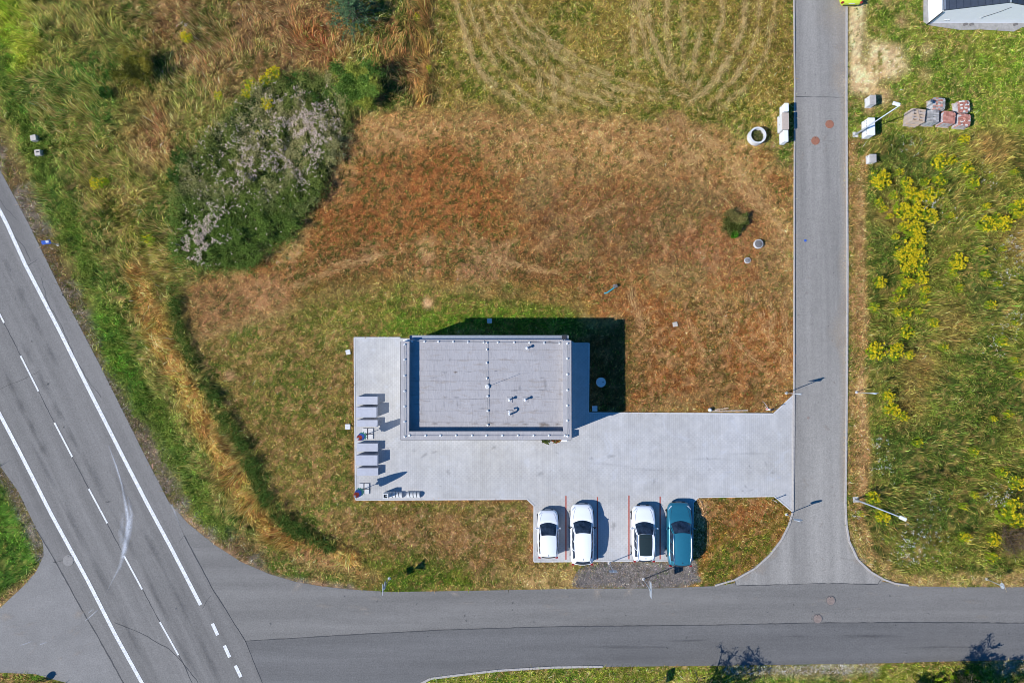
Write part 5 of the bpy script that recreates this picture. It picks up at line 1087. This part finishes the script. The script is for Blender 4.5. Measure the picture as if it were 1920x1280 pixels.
# thicket: leafy stems
tk = sdist(g2(THK)); dgreen = np.maximum(0, 0)
def leaves(name, x, y, hh, cols, label, cat, lw=.035, ll=.11, per=9, kind='stuff', spread=.10, jit=.25):
    n = len(x); N = n*per; i = np.repeat(np.arange(n), per); th = RNG.random(N)*6.283; rr = np.abs(RNG.normal(0, spread, N)); u = RNG.random(N)**.6
    P = np.stack([x[i]+rr*np.cos(th), y[i]+rr*np.sin(th), hh[i]*u], 1); hd = th+RNG.normal(0, .5, N); el = RNG.normal(.35, .45, N)
    D = np.stack([np.cos(hd)*np.cos(el), np.sin(hd)*np.cos(el), np.sin(el)], 1); S = np.stack([-np.sin(hd), np.cos(hd), RNG.normal(0, .3, N)], 1); L = (ll*(.6+.8*RNG.random(N)))[:, None]; w = (lw*(.6+.8*RNG.random(N)))[:, None]
    V = np.empty((N, 4, 3), np.float32); V[:, 0] = P; V[:, 1] = P+D*L*.5+S*w; V[:, 2] = P+D*L; V[:, 3] = P+D*L*.5-S*w
    c = cols[i]*np.exp(RNG.normal(0, jit, (N, 1)))
    o = nobj(name, V.reshape(-1, 3), np.arange(4*N).reshape(N, 4), np.repeat(np.clip(c, .002, .9), 4, 0), M['veg']); tag(o, label, cat, kind=kind); return o
x, y = scatter(110000, lambda x, y: (samp(tk, x, y)+samp(WARP, x, y)*.9*(samp(GX, x, y) < -18)-.9*RNG.random(len(x))**3 < 0) & (HARD(x, y) > .1) & (RNG.random(len(x)) < (.25+.9*rank(fbm(x, y, .8, 3, 51), .12))*np.clip(1.15-np.maximum(0, (y-x-33)/12), .12, 1)), -30, -12, 5, 26); x, y = x[:9500], y[:9500]
hh = .55+.75*rank(fbm(x, y, .9, 3, 53), .12)
c1 = np.where((rank(fbm(x, y, 1.6, 3, 55), .1) > .55)[:, None], lin((142, 136, 88)), lin((104, 112, 54)))
lowb = np.clip((y-g(480, 420).y)/4, 0, 1)[:, None]; c1 = lin((88, 108, 46))*(1-lowb)+c1*lowb
leaves('thicket_foliage', x, y, hh, c1*GAIN*1.5, 'dense dark green thicket of leafy weeds bordering the brown lawn', 'thicket')
# green verge plants and dark plants along the reeds
rd = ldist(g2([(325, 540), (345, 640), (385, 710), (430, 790), (480, 880), (505, 940), (550, 990), (625, 1022)]))
x, y = scatter(30000, lambda x, y: (samp(rd, x, y)+samp(WARP, x, y)*.5 < .42) & (HARD(x, y) > .2) & (rank(fbm(x, y, .6, 2, 57), .12) > .4), -28, -10, -18, 8); x, y = x[:800], y[:800]
leaves('ditch_foliage', x, y, .35+.45*RNG.random(len(x)), np.tile(lin((74, 98, 42))*GAIN*1.1, (len(x), 1)), 'dark leafy growth along the ditch behind the dry reeds', 'undergrowth')
gd = ldist(g2([(-10, 90), (40, 220), (80, 300), (120, 400), (160, 490), (200, 590), (230, 690), (290, 770), (330, 850), (380, 960), (425, 995)]))
x, y = scatter(120000, lambda x, y: inview(x, y) & (samp(gd, x, y)+samp(WARP, x, y)*1.4 < .75) & (HARD(x, y) > .2) & (rank(fbm(x, y, .5, 3, 59), .12) > .5*RNG.random(len(x))+.15), -42, -20, -20, 26); x, y = x[:2200], y[:2200]
leaves('verge_herbs', x, y, (.10+.20*rank(fbm(x, y, .9, 2, 63), .12)), np.where(RNG.random((len(x), 1)) < .6, lin((126, 142, 60)), lin((100, 118, 50)))*GAIN*1.15, 'bright green strip of low herbs along the highway verge', 'herbs', per=7)
x, y = scatter(60000, lambda x, y: inview(x, y) & (samp(hgt, x, y) > .3) & (HARD(x, y) > .2) & (rank(fbm(x, y, 1.3, 3, 81), .12) > .62), 26, 41.5, -18, 18); x, y = x[:5200], y[:5200]
leaves('meadow_herbs', x, y, .25+.3*RNG.random(len(x)), colour(x, y, .25, .3)*GAIN*1.5*np.array([.85, 1.08, .8]), 'leafy green herbs mixed through the meadow across the street', 'herbs', .022, .09, 7)
x, y = scatter(60000, lambda x, y: inview(x, y) & (samp(hgt, x, y) > .3) & (HARD(x, y) > .2) & (rank(fbm(x, y, 1.1, 3, 83), .12) > .66), -41, -8, -12, 30); x, y = x[:4200], y[:4200]
leaves('wild_herbs', x, y, .25+.3*RNG.random(len(x)), colour(x, y, .25, .3)*GAIN*1.4*np.array([.72, 1.05, .8]), 'leafy green herbs mixed through the north-west tall grass', 'herbs', .024, .10, 7)
# pinkish white seed fluff and white umbels
def fluff(name, x, y, z, s, cols, label, cat='flowers', per=5):
    n = len(x); N = n*per; i = np.repeat(np.arange(n), per); P = np.stack([x[i], y[i], z[i]], 1)+RNG.normal(0, .05, (N, 3)); a = RNG.random(N)*6.283; nn = RNG.normal(0, .5, (N, 2))
    U = np.stack([np.cos(a), np.sin(a), nn[:, 0]], 1)*s; W_ = np.stack([-np.sin(a), np.cos(a), nn[:, 1]], 1)*s; k = (.5+RNG.random(N))[:, None]
    V = np.empty((N, 4, 3), np.float32); V[:, 0] = P-U*k; V[:, 1] = P+W_*k; V[:, 2] = P+U*k; V[:, 3] = P-W_*k
    o = nobj(name, V.reshape(-1, 3), np.arange(4*N).reshape(N, 4), np.repeat(np.clip(cols[i]*np.exp(RNG.normal(0, .15, (N, 1))), 0, .9), 4, 0), M['petal']); tag(o, label, cat, kind='stuff'); return o
FS = [(560, 250, 60, 26), (600, 270, 40, 20), (520, 300, 55, 18), (590, 230, 40, 16), (480, 300, 40, 9), (540, 210, 40, 8), (450, 330, 30, 9), (390, 450, 35, 22), (370, 475, 30, 14), (410, 410, 30, 9), (340, 500, 22, 6), (560, 320, 40, 9), (500, 250, 90, 8), (440, 380, 80, 6), (330, 470, 18, 5), (420, 300, 50, 5)]
fx, fy = [], []
for px, py, r, k in FS:
    p = g(px, py); m_ = k*26; fx.append(RNG.normal(p.x, r*PX*.62, m_)); fy.append(RNG.normal(p.y, r*PX*.55, m_))
fx, fy = np.concatenate(fx), np.concatenate(fy); k = (samp(tk, fx, fy) < .1) & (rank(fbm(fx, fy, .55, 2, 61), .12) > .35); fx, fy = fx[k], fy[k]
fluff('seed_fluff', fx, fy, .7+.6*rank(fbm(fx, fy, .9, 3, 53), .12), .030, np.tile(lin((220, 198, 178))*.86, (len(fx), 1)), 'pinkish white seed heads scattered over the dark thicket', per=4)
wx, wy = [], []
for px, py, r, m_ in ((1900, 470, 30, 90), (1880, 520, 20, 30), (1740, 380, 20, 30), (1700, 270, 20, 20), (1720, 1010, 40, 90), (1690, 1030, 25, 50), (1650, 870, 25, 30), (1640, 830, 20, 16), (1870, 930, 25, 50), (1890, 600, 25, 40), (1780, 400, 60, 20), (1860, 640, 30, 30), (1600, 963, 7, 12), (1745, 940, 30, 20), (1850, 330, 30, 20), (350, 50, 10, 10)):
    p = g(px, py); wx.append(RNG.normal(p.x, r*PX*.6, m_)); wy.append(RNG.normal(p.y, r*PX*.6, m_))
wx, wy = np.concatenate(wx), np.concatenate(wy); k = HARD(wx, wy) > .3; wx, wy = wx[k], wy[k]
fluff('white_umbels', wx, wy, .35+.25*RNG.random(len(wx)), .018, np.tile(np.array([.70, .70, .66]), (len(wx), 1)), 'white umbel flowers sprinkled through the goldenrod meadow', per=5)
# straw bits on the lawns
x, y = scatter(120000, lambda x, y: inview(x, y) & (samp(hgt, x, y) < .15) & (HARD(x, y) > .1) & (RNG.random(len(x)) < .25+.75*(samp(mapA, x, y)[:, 0] > .30)), -41, 41, -26, 30); n = len(x)
tl = RNG.normal(1.42, .08, n)
o = grass1('straw_bits', x, y, RNG.uniform(.10, .32, n), RNG.uniform(.014, .030, n), tl, RNG.random(n)*6.283, .01, .2, 0, 'dry straw stalks lying on the mown lawns', z0=.06)
c4 = np.ones((3*n, 4), np.float32); c4[:, :3] = np.repeat(np.clip((.5*lin((224, 184, 122))+.5*samp(mapA, x, y)*1.25)*.95*np.exp(RNG.normal(0, .3, (n, 1))), 0, .8), 3, 0); o.data.attributes['Col'].data.foreach_set('color', c4.ravel())
# hay rows: straw combed along the mower and tyre tracks
hx, hy, hh_, hc = [], [], [], []
for lst, dens, sp_, col in ((SW, 85, .13, lin((226, 194, 134))), (LAWN_TRACKS, 60, .17, lin((228, 184, 126)))):
    for s_ in lst:
        s_ = smooth(s_)
        P = g2(s_); seg = np.hypot(*np.diff(P, axis=0).T); cum = np.r_[0, np.cumsum(seg)]; L_ = cum[-1]; m_ = int(L_*dens*RNG.uniform(.45, 1.2)); t = (RNG.beta(1.35, 1.35, m_))*L_
        t = t[rank(np.interp(t, np.arange(0, L_+1, .5), RNG.random(len(np.arange(0, L_+1, .5)))), .35) > .28]; m_ = len(t)
        px_, py_ = np.interp(t, cum, P[:, 0]), np.interp(t, cum, P[:, 1]); k = np.clip(np.searchsorted(cum, t)-1, 0, len(seg)-1); d = np.diff(P, axis=0)[k]/seg[k][:, None]; o_ = RNG.normal(0, sp_, m_)+(fbm(px_, py_, 1.5, 3, 91)-.5)*.9
        hx.append(px_-d[:, 1]*o_); hy.append(py_+d[:, 0]*o_); hh_.append(np.arctan2(d[:, 1], d[:, 0])+RNG.normal(0, .35, m_)+np.pi*(RNG.random(m_) < .5)); hc.append(np.tile(col, (m_, 1)))
hx, hy, hh_, hc = map(np.concatenate, (hx, hy, hh_, hc)); k = inview(hx, hy) & (HARD(hx, hy) > .1); hx, hy, hh_, hc = hx[k], hy[k], hh_[k], hc[k]; n = len(hx)
o = grass1('hay_rows', hx, hy, RNG.uniform(.14, .42, n), RNG.uniform(.014, .034, n), RNG.normal(1.42, .07, n), hh_, .01, .2, 0, 'pale straw combed into curved rows along the mowing and tyre tracks', z0=.075)
c4 = np.ones((3*n, 4), np.float32); c4[:, :3] = np.repeat(np.clip(hc*.8*np.exp(RNG.normal(0, .28, (n, 1))), 0, .85), 3, 0); o.data.attributes['Col'].data.foreach_set('color', c4.ravel())
# green weeds in the lawns
x, y = scatter(30000, lambda x, y: inview(x, y) & (samp(hgt, x, y) < .15) & (HARD(x, y) > .15) & (rank(fbm(x, y, 3.0, 3, 71), .1) > .35), -41, 41, -26, 30); x, y = x[:9000], y[:9000]
leaves('lawn_weeds', x, y, np.full(len(x), .08), np.tile(lin((84, 112, 38))*GAIN*1.05, (len(x), 1)), 'small green broad-leaved weeds dotted over the lawns', 'weeds', .022, .08, 5, spread=.06)
# gravel beside the parking stalls, stones
def stones(name, x, y, s, cols, label, z=0):
    n = len(x); base = np.array([[1, 0, 0], [-1, 0, 0], [0, 1, 0], [0, -1, 0], [0, 0, .8], [0, 0, -.5]]); F0 = np.array([[0, 2, 4], [2, 1, 4], [1, 3, 4], [3, 0, 4], [2, 0, 5], [1, 2, 5], [3, 1, 5], [0, 3, 5]])
    V = base[None]*s[:, None, None]*(.6+.8*RNG.random((n, 6, 1))); a = RNG.random(n)*6.283; ca, sa = np.cos(a)[:, None], np.sin(a)[:, None]
    V = np.stack([V[..., 0]*ca-V[..., 1]*sa+x[:, None], V[..., 0]*sa+V[..., 1]*ca+y[:, None], V[..., 2]+z], 2)
    o = nobj(name, V.reshape(-1, 3), ((np.arange(n)*6)[:, None, None]+F0[None]).reshape(-1, 3), np.repeat(cols*np.exp(RNG.normal(0, .3, (n, 1))), 6, 0), M['vcol']); tag(o, label, 'gravel', kind='stuff')
x, y = scatter(90000, lambda x, y: (samp(gravd, x, y)+samp(WARP, x, y)*.35 < .15) & (HARD(x, y) > .05), 4, 16, -19, -13); x, y = x[:11000], y[:11000]; n = len(x)
stones('dark_gravel', x, y, np.exp(RNG.normal(math.log(.022), .4, n)), np.where(RNG.random((n, 1)) < .16, lin((186, 174, 160)), lin((128, 122, 120)))*.75, 'dark grey gravel heap between the parking stalls and the junction road')
vx = ldist(g2([(1303, 945), (1312, 960), (1306, 990), (1303, 1030)])); x, y = scatter(20000, lambda x, y: (samp(vx, x, y) < .5+.2*RNG.random(len(x))) & (HARD(x, y) > .1), 13, 17, -16, -10); x, y = x[:500], y[:500]; n = len(x)
stones('pale_rubble', x, y, np.exp(RNG.normal(math.log(.055), .35, n)), np.tile(lin((196, 158, 116))*.75, (n, 1)), 'pale stone rubble beside the teal car')
vd = ldist(g2([(40, 390), (110, 545), (190, 690), (250, 800), (320, 915), (390, 1000)])); vd2 = np.minimum(vd, ldist(g2([(4, 885), (34, 935), (62, 1000), (76, 1040)])))
x, y = scatter(120000, lambda x, y: (samp(vd2, x, y) < .9*RNG.random(len(x))) & (HARD(x, y) > -.05), -41, -20, -20, 22); x, y = x[:7000], y[:7000]; n = len(x)
stones('verge_gravel', x, y, np.exp(RNG.normal(math.log(.028), .4, n)), np.where(RNG.random((n, 1)) < .3, lin((186, 172, 158)), lin((142, 130, 118)))*.75, 'grey gravel scattered along the highway verge')
ve = ldist(g2([(1365, 1256), (1500, 1255), (1640, 1252)])); x, y = scatter(60000, lambda x, y: (samp(ve, x, y) < .35) & (HARD(x, y) > .02), 15, 42, -26, -21); x, y = x[:1300], y[:1300]; n = len(x)
stones('roadside_gravel', x, y, np.exp(RNG.normal(math.log(.03), .4, n)), np.tile(lin((190, 182, 170))*.75, (n, 1)), 'pale gravel along the south edge of the junction road')
# ------------------------------------------------------------------ goldenrod clumps
def goldenrod_mesh(seed, yellow):
    R_ = np.random.default_rng(seed); V, F, C = [], [], []; ns = 34
    for s in range(ns):
        a = R_.random()*6.283; r = .62*math.sqrt(R_.random()); x0, y0 = r*math.cos(a)*.6, r*math.sin(a)*.6; x1, y1 = r*math.cos(a), r*math.sin(a); h = R_.uniform(.75, 1.15)*(1-.25*r)
        for k in range(18):
            t = R_.random()**.6; px, py, pz = x0+(x1-x0)*t, y0+(y1-y0)*t, h*t*.92; hd = R_.random()*6.283; el = R_.normal(.3, .3); L = R_.uniform(.07, .14); w = .022
            D = np.array([math.cos(hd)*math.cos(el), math.sin(hd)*math.cos(el), math.sin(el)]); S = np.array([-math.sin(hd), math.cos(hd), 0])*w; P = np.array([px, py, pz]); q = len(V)
            V += [P, P+D*L*.5+S, P+D*L, P+D*L*.5-S]; F.append((q, q+1, q+2, q+3)); C += [lin((150, 174, 44))*R_.uniform(.65, 1.2)]*4
    fV, fF, fC = [], [], []
    for s in range(int(ns*yellow)):
        a = R_.random()*6.283; r = .62*math.sqrt(R_.random()); x1, y1 = r*math.cos(a), r*math.sin(a); h = R_.uniform(.9, 1.25)*(1-.25*r); hd = R_.random()*6.283
        for k in range(12):
            t = R_.random(); P = np.array([x1+math.cos(hd)*.16*t, y1+math.sin(hd)*.16*t, h-.05*t+R_.normal(0, .03)])+R_.normal(0, .022, 3); n1 = R_.random()*6.283; s_ = R_.uniform(.02, .042); U = np.array([math.cos(n1), math.sin(n1), R_.normal(0, .5)])*s_; W_ = np.array([-math.sin(n1), math.cos(n1), R_.normal(0, .5)])*s_; q = len(fV)
            fV += [P-U, P+W_, P+U, P-W_]; fF.append((q, q+1, q+2, q+3)); fC += [lin((228, 206, 44))*R_.uniform(.6, 1.1)]*4
    return npmesh('foliage', V, F, np.array(C)*.9, M['veg']), npmesh('flower_plumes', fV, fF, np.clip(np.array(fC)*.95, 0, .9), M['petal'])
GR = [goldenrod_mesh(100+i, yv) for i, yv in enumerate((1.0, 1.3, .75, .32))]
def golden(px, py, r, k, label, group):
    p = g(px, py, .6); s = r*PX/.62; e = empty('goldenrod_clump', (p.x, p.y, 0), random.random()*6.28); e.scale = (s, s, .75+.2*random.random()); tag(e, label, 'goldenrod', group)
    inst(GR[k][0], 'foliage', e)['kind'] = 'stuff'; inst(GR[k][1], 'flower_plumes', e)['kind'] = 'stuff'
def glabel(px, py, r, k):
    look = ('loose yellow goldenrod clump', 'dense bright yellow goldenrod clump', 'thinly flowering goldenrod clump', 'pale green goldenrod clump with few flowers')[k]
    look = ('small ' if r < 12 else 'large ' if r > 16 else '')+look
    spots = (((1652, 337), 'beside the low pale cabinet'), ((1806, 262), 'just behind the paver stacks'), ((1797, 490), 'standing alone in the open meadow'), ((1636, 932), 'at the foot of the street lamp'), ((1653, 968), 'under the arm of the street lamp'), ((1886, 962), 'next to the dry twiggy bush'), ((1864, 1010), 'next to the dry twiggy bush'),
             ((1666, 742), 'opposite the thin sign post'), ((1615, 963), 'on the verge beside the kerb'))
    for q, t in spots:
        if math.hypot(px-q[0], py-q[1]) < 22: return look+' '+t
    if px < 1690 and py > 500: t = 'along the trampled straw strip'
    elif px < 1756 and py < 530: t = 'in the long yellow drift'
    elif px < 1756: t = 'south of the long yellow drift'
    elif px < 1835 and py < 360: t = 'between the paver stacks and the open meadow'
    elif py < 560: t = 'among the white umbels far from the street'
    elif py < 800: t = 'alone in the olive meadow grass'
    else: t = 'in the group behind the dry bush'
    return look+' '+t
def wlabel(px, py, k):
    look = ('yellow goldenrod clump', 'bright yellow goldenrod clump', 'thin yellow goldenrod clump', 'pale green goldenrod clump')[k]
    t = 'at the top of the dark thicket' if 440 < px < 530 and py < 210 else 'inside the pink-white seed heads' if 440 < px < 530 else 'west of the thicket top' if 400 < px < 440 else 'in the brown tall grass' if 330 < px < 400 else 'near the highway marker blocks' if px < 230 else 'between thicket and highway' if px < 300 else 'on the straight edge of the mown field'
    return look+' '+t
EG = 'yellow flowering goldenrod clump in the tall meadow across the street'; WG = 'yellow flowering goldenrod clump in the north-west wilderness beside the thicket'
for i, (px, py, r, k) in enumerate([(1652, 337, 20, 1), (1700, 342, 12, 0), (1712, 368, 17, 1), (1742, 366, 15, 0), (1762, 305, 16, 0), (1785, 300, 10, 2), (1812, 316, 13, 2), (1826, 342, 14, 3), (1806, 262, 10, 1), (1690, 394, 17, 0), (1718, 398, 17, 1), (1745, 404, 15, 0), (1712, 428, 18, 0), (1722, 440, 15, 1),
    (1712, 462, 20, 0), (1692, 476, 17, 1), (1722, 488, 18, 0), (1702, 502, 15, 0), (1797, 490, 17, 1), (1727, 520, 14, 1), (1650, 529, 12, 1), (1690, 550, 14, 3), (1700, 585, 13, 3), (1848, 420, 17, 0), (1882, 420, 15, 1), (1908, 390, 16, 2), (1641, 658, 18, 1), (1678, 660, 16, 0), (1700, 622, 14, 2),
    (1666, 742, 11, 1), (1672, 768, 15, 1), (1692, 780, 10, 2), (1720, 829, 10, 3), (1878, 884, 12, 3), (1906, 905, 14, 2), (1636, 932, 13, 2), (1653, 968, 13, 1), (1886, 962, 20, 3), (1908, 976, 16, 2), (1864, 1010, 13, 1), (1762, 340, 14, 3), (1735, 340, 9, 3), (1842, 470, 9, 3), (1850, 515, 9, 3), (1650, 380, 10, 3),
    (1735, 560, 10, 3), (1800, 540, 9, 3), (1880, 640, 11, 3), (1770, 650, 9, 3), (1615, 963, 6, 3), (1860, 1045, 12, 3), (1900, 945, 14, 2)]+[(int(random.gauss(1708, 30)), int(random.uniform(300, 700)), random.randint(6, 10), random.choice((0, 2, 3))) for _ in range(26)]+[(random.randint(1770, 1915), random.randint(300, 1040), random.randint(6, 10), random.choice((0, 2, 3, 3))) for _ in range(20)]): golden(px, py, r, k, glabel(px, py, r, k), 'goldenrod clumps across the street')
for px, py, r, k in [(512, 140, 15, 0), (497, 152, 12, 0), (470, 158, 13, 3), (464, 176, 10, 2), (502, 195, 13, 1), (410, 180, 9, 2), (350, 70, 11, 1), (180, 345, 12, 0), (278, 450, 12, 3), (805, 128, 6, 3), (782, 32, 7, 3), (485, 250, 4, 1), (195, 340, 8, 3)]: golden(px, py, r, k, wlabel(px, py, k), 'goldenrod clumps in the wilderness')
golden(1813, 1292, 34, 3, 'large yellow-green goldenrod clump between the roadside shrubs south of the junction', 'goldenrod south of the junction')
golden(1765, 1292, 22, 3, 'pale green goldenrod clump at the foot of the long-shadowed shrub', 'goldenrod south of the junction')
# ------------------------------------------------------------------ trees and shrubs
def shrub(name, px, py, r, h, cols, label, seed, nl=2600, limbs=9, lw=.04, ll=.12, up=.5, squash=.75, cat='shrub', bare=False, zc=None, tw=.0):
    p = g(px, py); e = empty(name, (p.x, p.y, 0)); tag(e, label, cat); R_ = np.random.default_rng(seed); t = MB(); tips = []
    for k in range(limbs):
        a = 6.283*k/limbs+R_.uniform(-.3, .3); sp_ = R_.uniform(.35, .95)*r; hh = h*R_.uniform(.65, 1.0)*(1-.35*(sp_/r)**2)
        b = Vector((R_.uniform(-.08, .08), R_.uniform(-.08, .08), 0)); m_ = Vector((math.cos(a)*sp_*.4, math.sin(a)*sp_*.4, hh*.55)); q = Vector((math.cos(a)*sp_, math.sin(a)*sp_, hh))
        t.tube([b, m_, q], [.05+.012*h, .03+.006*h, .008], 6); tips.append((b, m_, q))
        for j in range(9 if bare or tw else 4):
            u = R_.uniform(.35, 1); s0 = m_.lerp(q, (u-.35)/.65); d = Vector((R_.normal(), R_.normal(), R_.normal(.5, .5))).normalized()*R_.uniform(.3, .75)*r*.45
            t.tube([s0, s0+d*.6+Vector((0, 0, .05)), s0+d], [.018+.014*tw, .011+.012*tw, .004+.008*tw], 5, cap=False); tips.append((s0, s0+d*.5, s0+d))
    t.build('trunk', M['bark'], e)
    nc = len(tips)*3; per = max(8, nl//nc); P = []
    for b, m_, q in tips:
        for u in (.55, .8, 1.0):
            c = (b.lerp(m_, u*2) if u < .5 else m_.lerp(q, u*2-1)); rad = r*(R_.uniform(.03, .075) if tw else R_.uniform(.10, .24))
            P.append(np.array(c)+R_.normal(0, 1, (per, 3))*rad*np.array([1, 1, .8])*.62)
    P = np.vstack(P); P[:, 2] = np.abs(P[:, 2]); k = np.hypot(P[:, 0], P[:, 1]) < r*1.12; P = P[k]; n = len(P)
    hd = np.arctan2(P[:, 1], P[:, 0])+R_.normal(0, .9, n); el = R_.normal(up, .5, n); D = np.stack([np.cos(hd)*np.cos(el), np.sin(hd)*np.cos(el), np.sin(el)], 1); S = np.stack([-np.sin(hd), np.cos(hd), R_.normal(0, .35, n)], 1)
    L = (ll*(.6+.8*R_.random(n)))[:, None]; w = (lw*(.6+.8*R_.random(n)))[:, None]; V = np.empty((n, 4, 3)); V[:, 0] = P; V[:, 1] = P+D*L*.5+S*w; V[:, 2] = P+D*L; V[:, 3] = P+D*L*.5-S*w
    cl = rank(np.array(vnoise(P[:, 0]*1.6+seed, P[:, 1]*1.6+P[:, 2])), .2); ca = np.array(cols); ci = np.clip((cl*len(ca)).astype(int), 0, len(ca)-1)
    o = nobj('crown', V.reshape(-1, 3), np.arange(4*n).reshape(n, 4), np.repeat(np.clip(ca[ci]*np.exp(R_.normal(0, .25, (n, 1))), .002, .8), 4, 0), M['veg']); o.parent = e
    return e
def conifer(px, py, r, h, label, seed):
    p = g(px, py); e = empty('pine_tree', (p.x, p.y, 0)); tag(e, label, 'tree'); R_ = np.random.default_rng(seed); MB().tube([(0, 0, 0), (0, 0, h)], [.10, .02], 8).build('trunk', M['bark'], e); t = MB(); V, C = [], []
    for lev in range(8):
        z = h*(.10+.86*lev/8); rr = r*(1-(lev/8)**1.3)*R_.uniform(.9, 1.05); nb_ = 9-lev//2
        for k in range(nb_):
            a = 6.283*(k+.5*(lev % 2))/nb_+R_.uniform(-.2, .2); q = Vector((math.cos(a)*rr, math.sin(a)*rr, z+.18*rr)); b = Vector((0, 0, z)); t.tube([b, b.lerp(q, .5), q], [.03, .02, .008], 5, cap=False)
            for j in range(9):
                u = R_.uniform(.25, 1.0); c = np.array(b.lerp(q, u))+R_.normal(0, .10, 3); m_ = 26
                hd = R_.random(m_)*6.283; el = R_.normal(.55, .5, m_); D = np.stack([np.cos(hd)*np.cos(el), np.sin(hd)*np.cos(el), np.sin(el)], 1); S = np.stack([-np.sin(hd), np.cos(hd), np.zeros(m_)], 1)*.012; L = R_.uniform(.10, .22, m_)[:, None]
                v = np.empty((m_, 3, 3)); v[:, 0] = c-S; v[:, 1] = c+S; v[:, 2] = c+D*L; V.append(v.reshape(-1, 3)); C.append(np.repeat(np.clip(lin((98, 126, 88))*GAIN*1.2*np.exp(R_.normal(0, .25))*np.ones((m_, 3))*np.exp(R_.normal(0, .2, (m_, 1))), 0, .5), 3, 0))
    t.build('limbs', M['bark'], e); V = np.vstack(V); o = nobj('crown', V, np.arange(len(V)).reshape(-1, 3), np.vstack(C), M['veg']); o.parent = e
K = GAIN*1.05
conifer(667, 36, 2.3, 2.6, 'bushy blue-green pine at the north edge of the wilderness', 1)
shrub('willow_bush', 678, 170, 2.3, 2.1, [lin((88, 116, 48))*K*1.25, lin((112, 136, 58))*K*1.25, lin((142, 146, 60))*K*1.25], 'round green willow bush above the pale end of the brown lawn', 2, 11000, 13, .032, .15)
shrub('olive_shrub', 268, 138, 1.9, 1.7, [lin((112, 112, 44))*K, lin((84, 88, 40))*K, lin((140, 130, 52))*K], 'olive brown shrub alone in the tall grass of the wilderness', 3, 7000, 11, .028, .12)
shrub('dark_bush', 80, -14, 1.2, 1.3, [lin((58, 70, 32))*K, lin((86, 96, 40))*K], 'dark green bush at the north-west corner of the wilderness', 4, 3000, 8)
shrub('weed_mound', 1375, 421, 1.05, .6, [lin((82, 90, 42))*K*1.2, lin((100, 104, 52))*K*1.2, lin((128, 118, 68))*K*1.2], 'dark green weed mound growing in the brown lawn near the street', 5, 6500, 13, .03, .10, cat='weeds')
shrub('nettle_patch', 1375, 441, .36, .40, [lin((76, 128, 36))*K, lin((98, 150, 46))*K], 'bright green nettle tuft at the foot of the dark weed mound', 6, 900, 6, .035, .10, cat='weeds')
shrub('roadside_shrub', 1318, 1296, 2.7, 4.2, [lin((60, 70, 40))*K, lin((78, 86, 44))*K], 'spiky dark shrub on the south verge casting a branching shadow on the road', 7, 4200, 22, .03, .10, tw=1)
shrub('roadside_shrub', 1775, 1308, 3.2, 4.4, [lin((58, 62, 44))*K, lin((80, 78, 56))*K, lin((70, 84, 40))*K], 'wide dark shrub on the south verge behind the yellow-green goldenrod', 8, 26000, 26, .032, .11, tw=1)
shrub('roadside_shrub', 1706, 1290, 1.0, 2.0, [lin((58, 62, 44))*K, lin((80, 78, 56))*K], 'slender dark shrub on the south verge beside the wide one', 9, 1500, 8, .03, .11, tw=1)
shrub('dry_bush', 1888, 1008, 1.6, 1.4, [lin((120, 100, 72))*K], 'half-bare brown twiggy bush in the meadow corner', 10, 1100, 14, .02, .08, bare=True)
for i, (px, py, r) in enumerate(((640, 188, 1.1), (604, 180, 1.0), (562, 166, 1.1), (205, 180, .6), (345, 300, .9), (335, 335, .7))):
    shrub('green_bush', px, py, r, .95, [lin((62, 96, 40))*K, lin((84, 116, 50))*K], ('low green bush crowded against the willow bush', 'low green bush between the willow bush and the goldenrod', 'low green bush behind the goldenrod at the thicket top', 'small dark green bush in the tall grass between the olive shrub and the highway', 'low green bush at the west end of the thicket', 'smaller green bush at the west end of the thicket')[i], 20+i, 1500, 8, .03, .10)
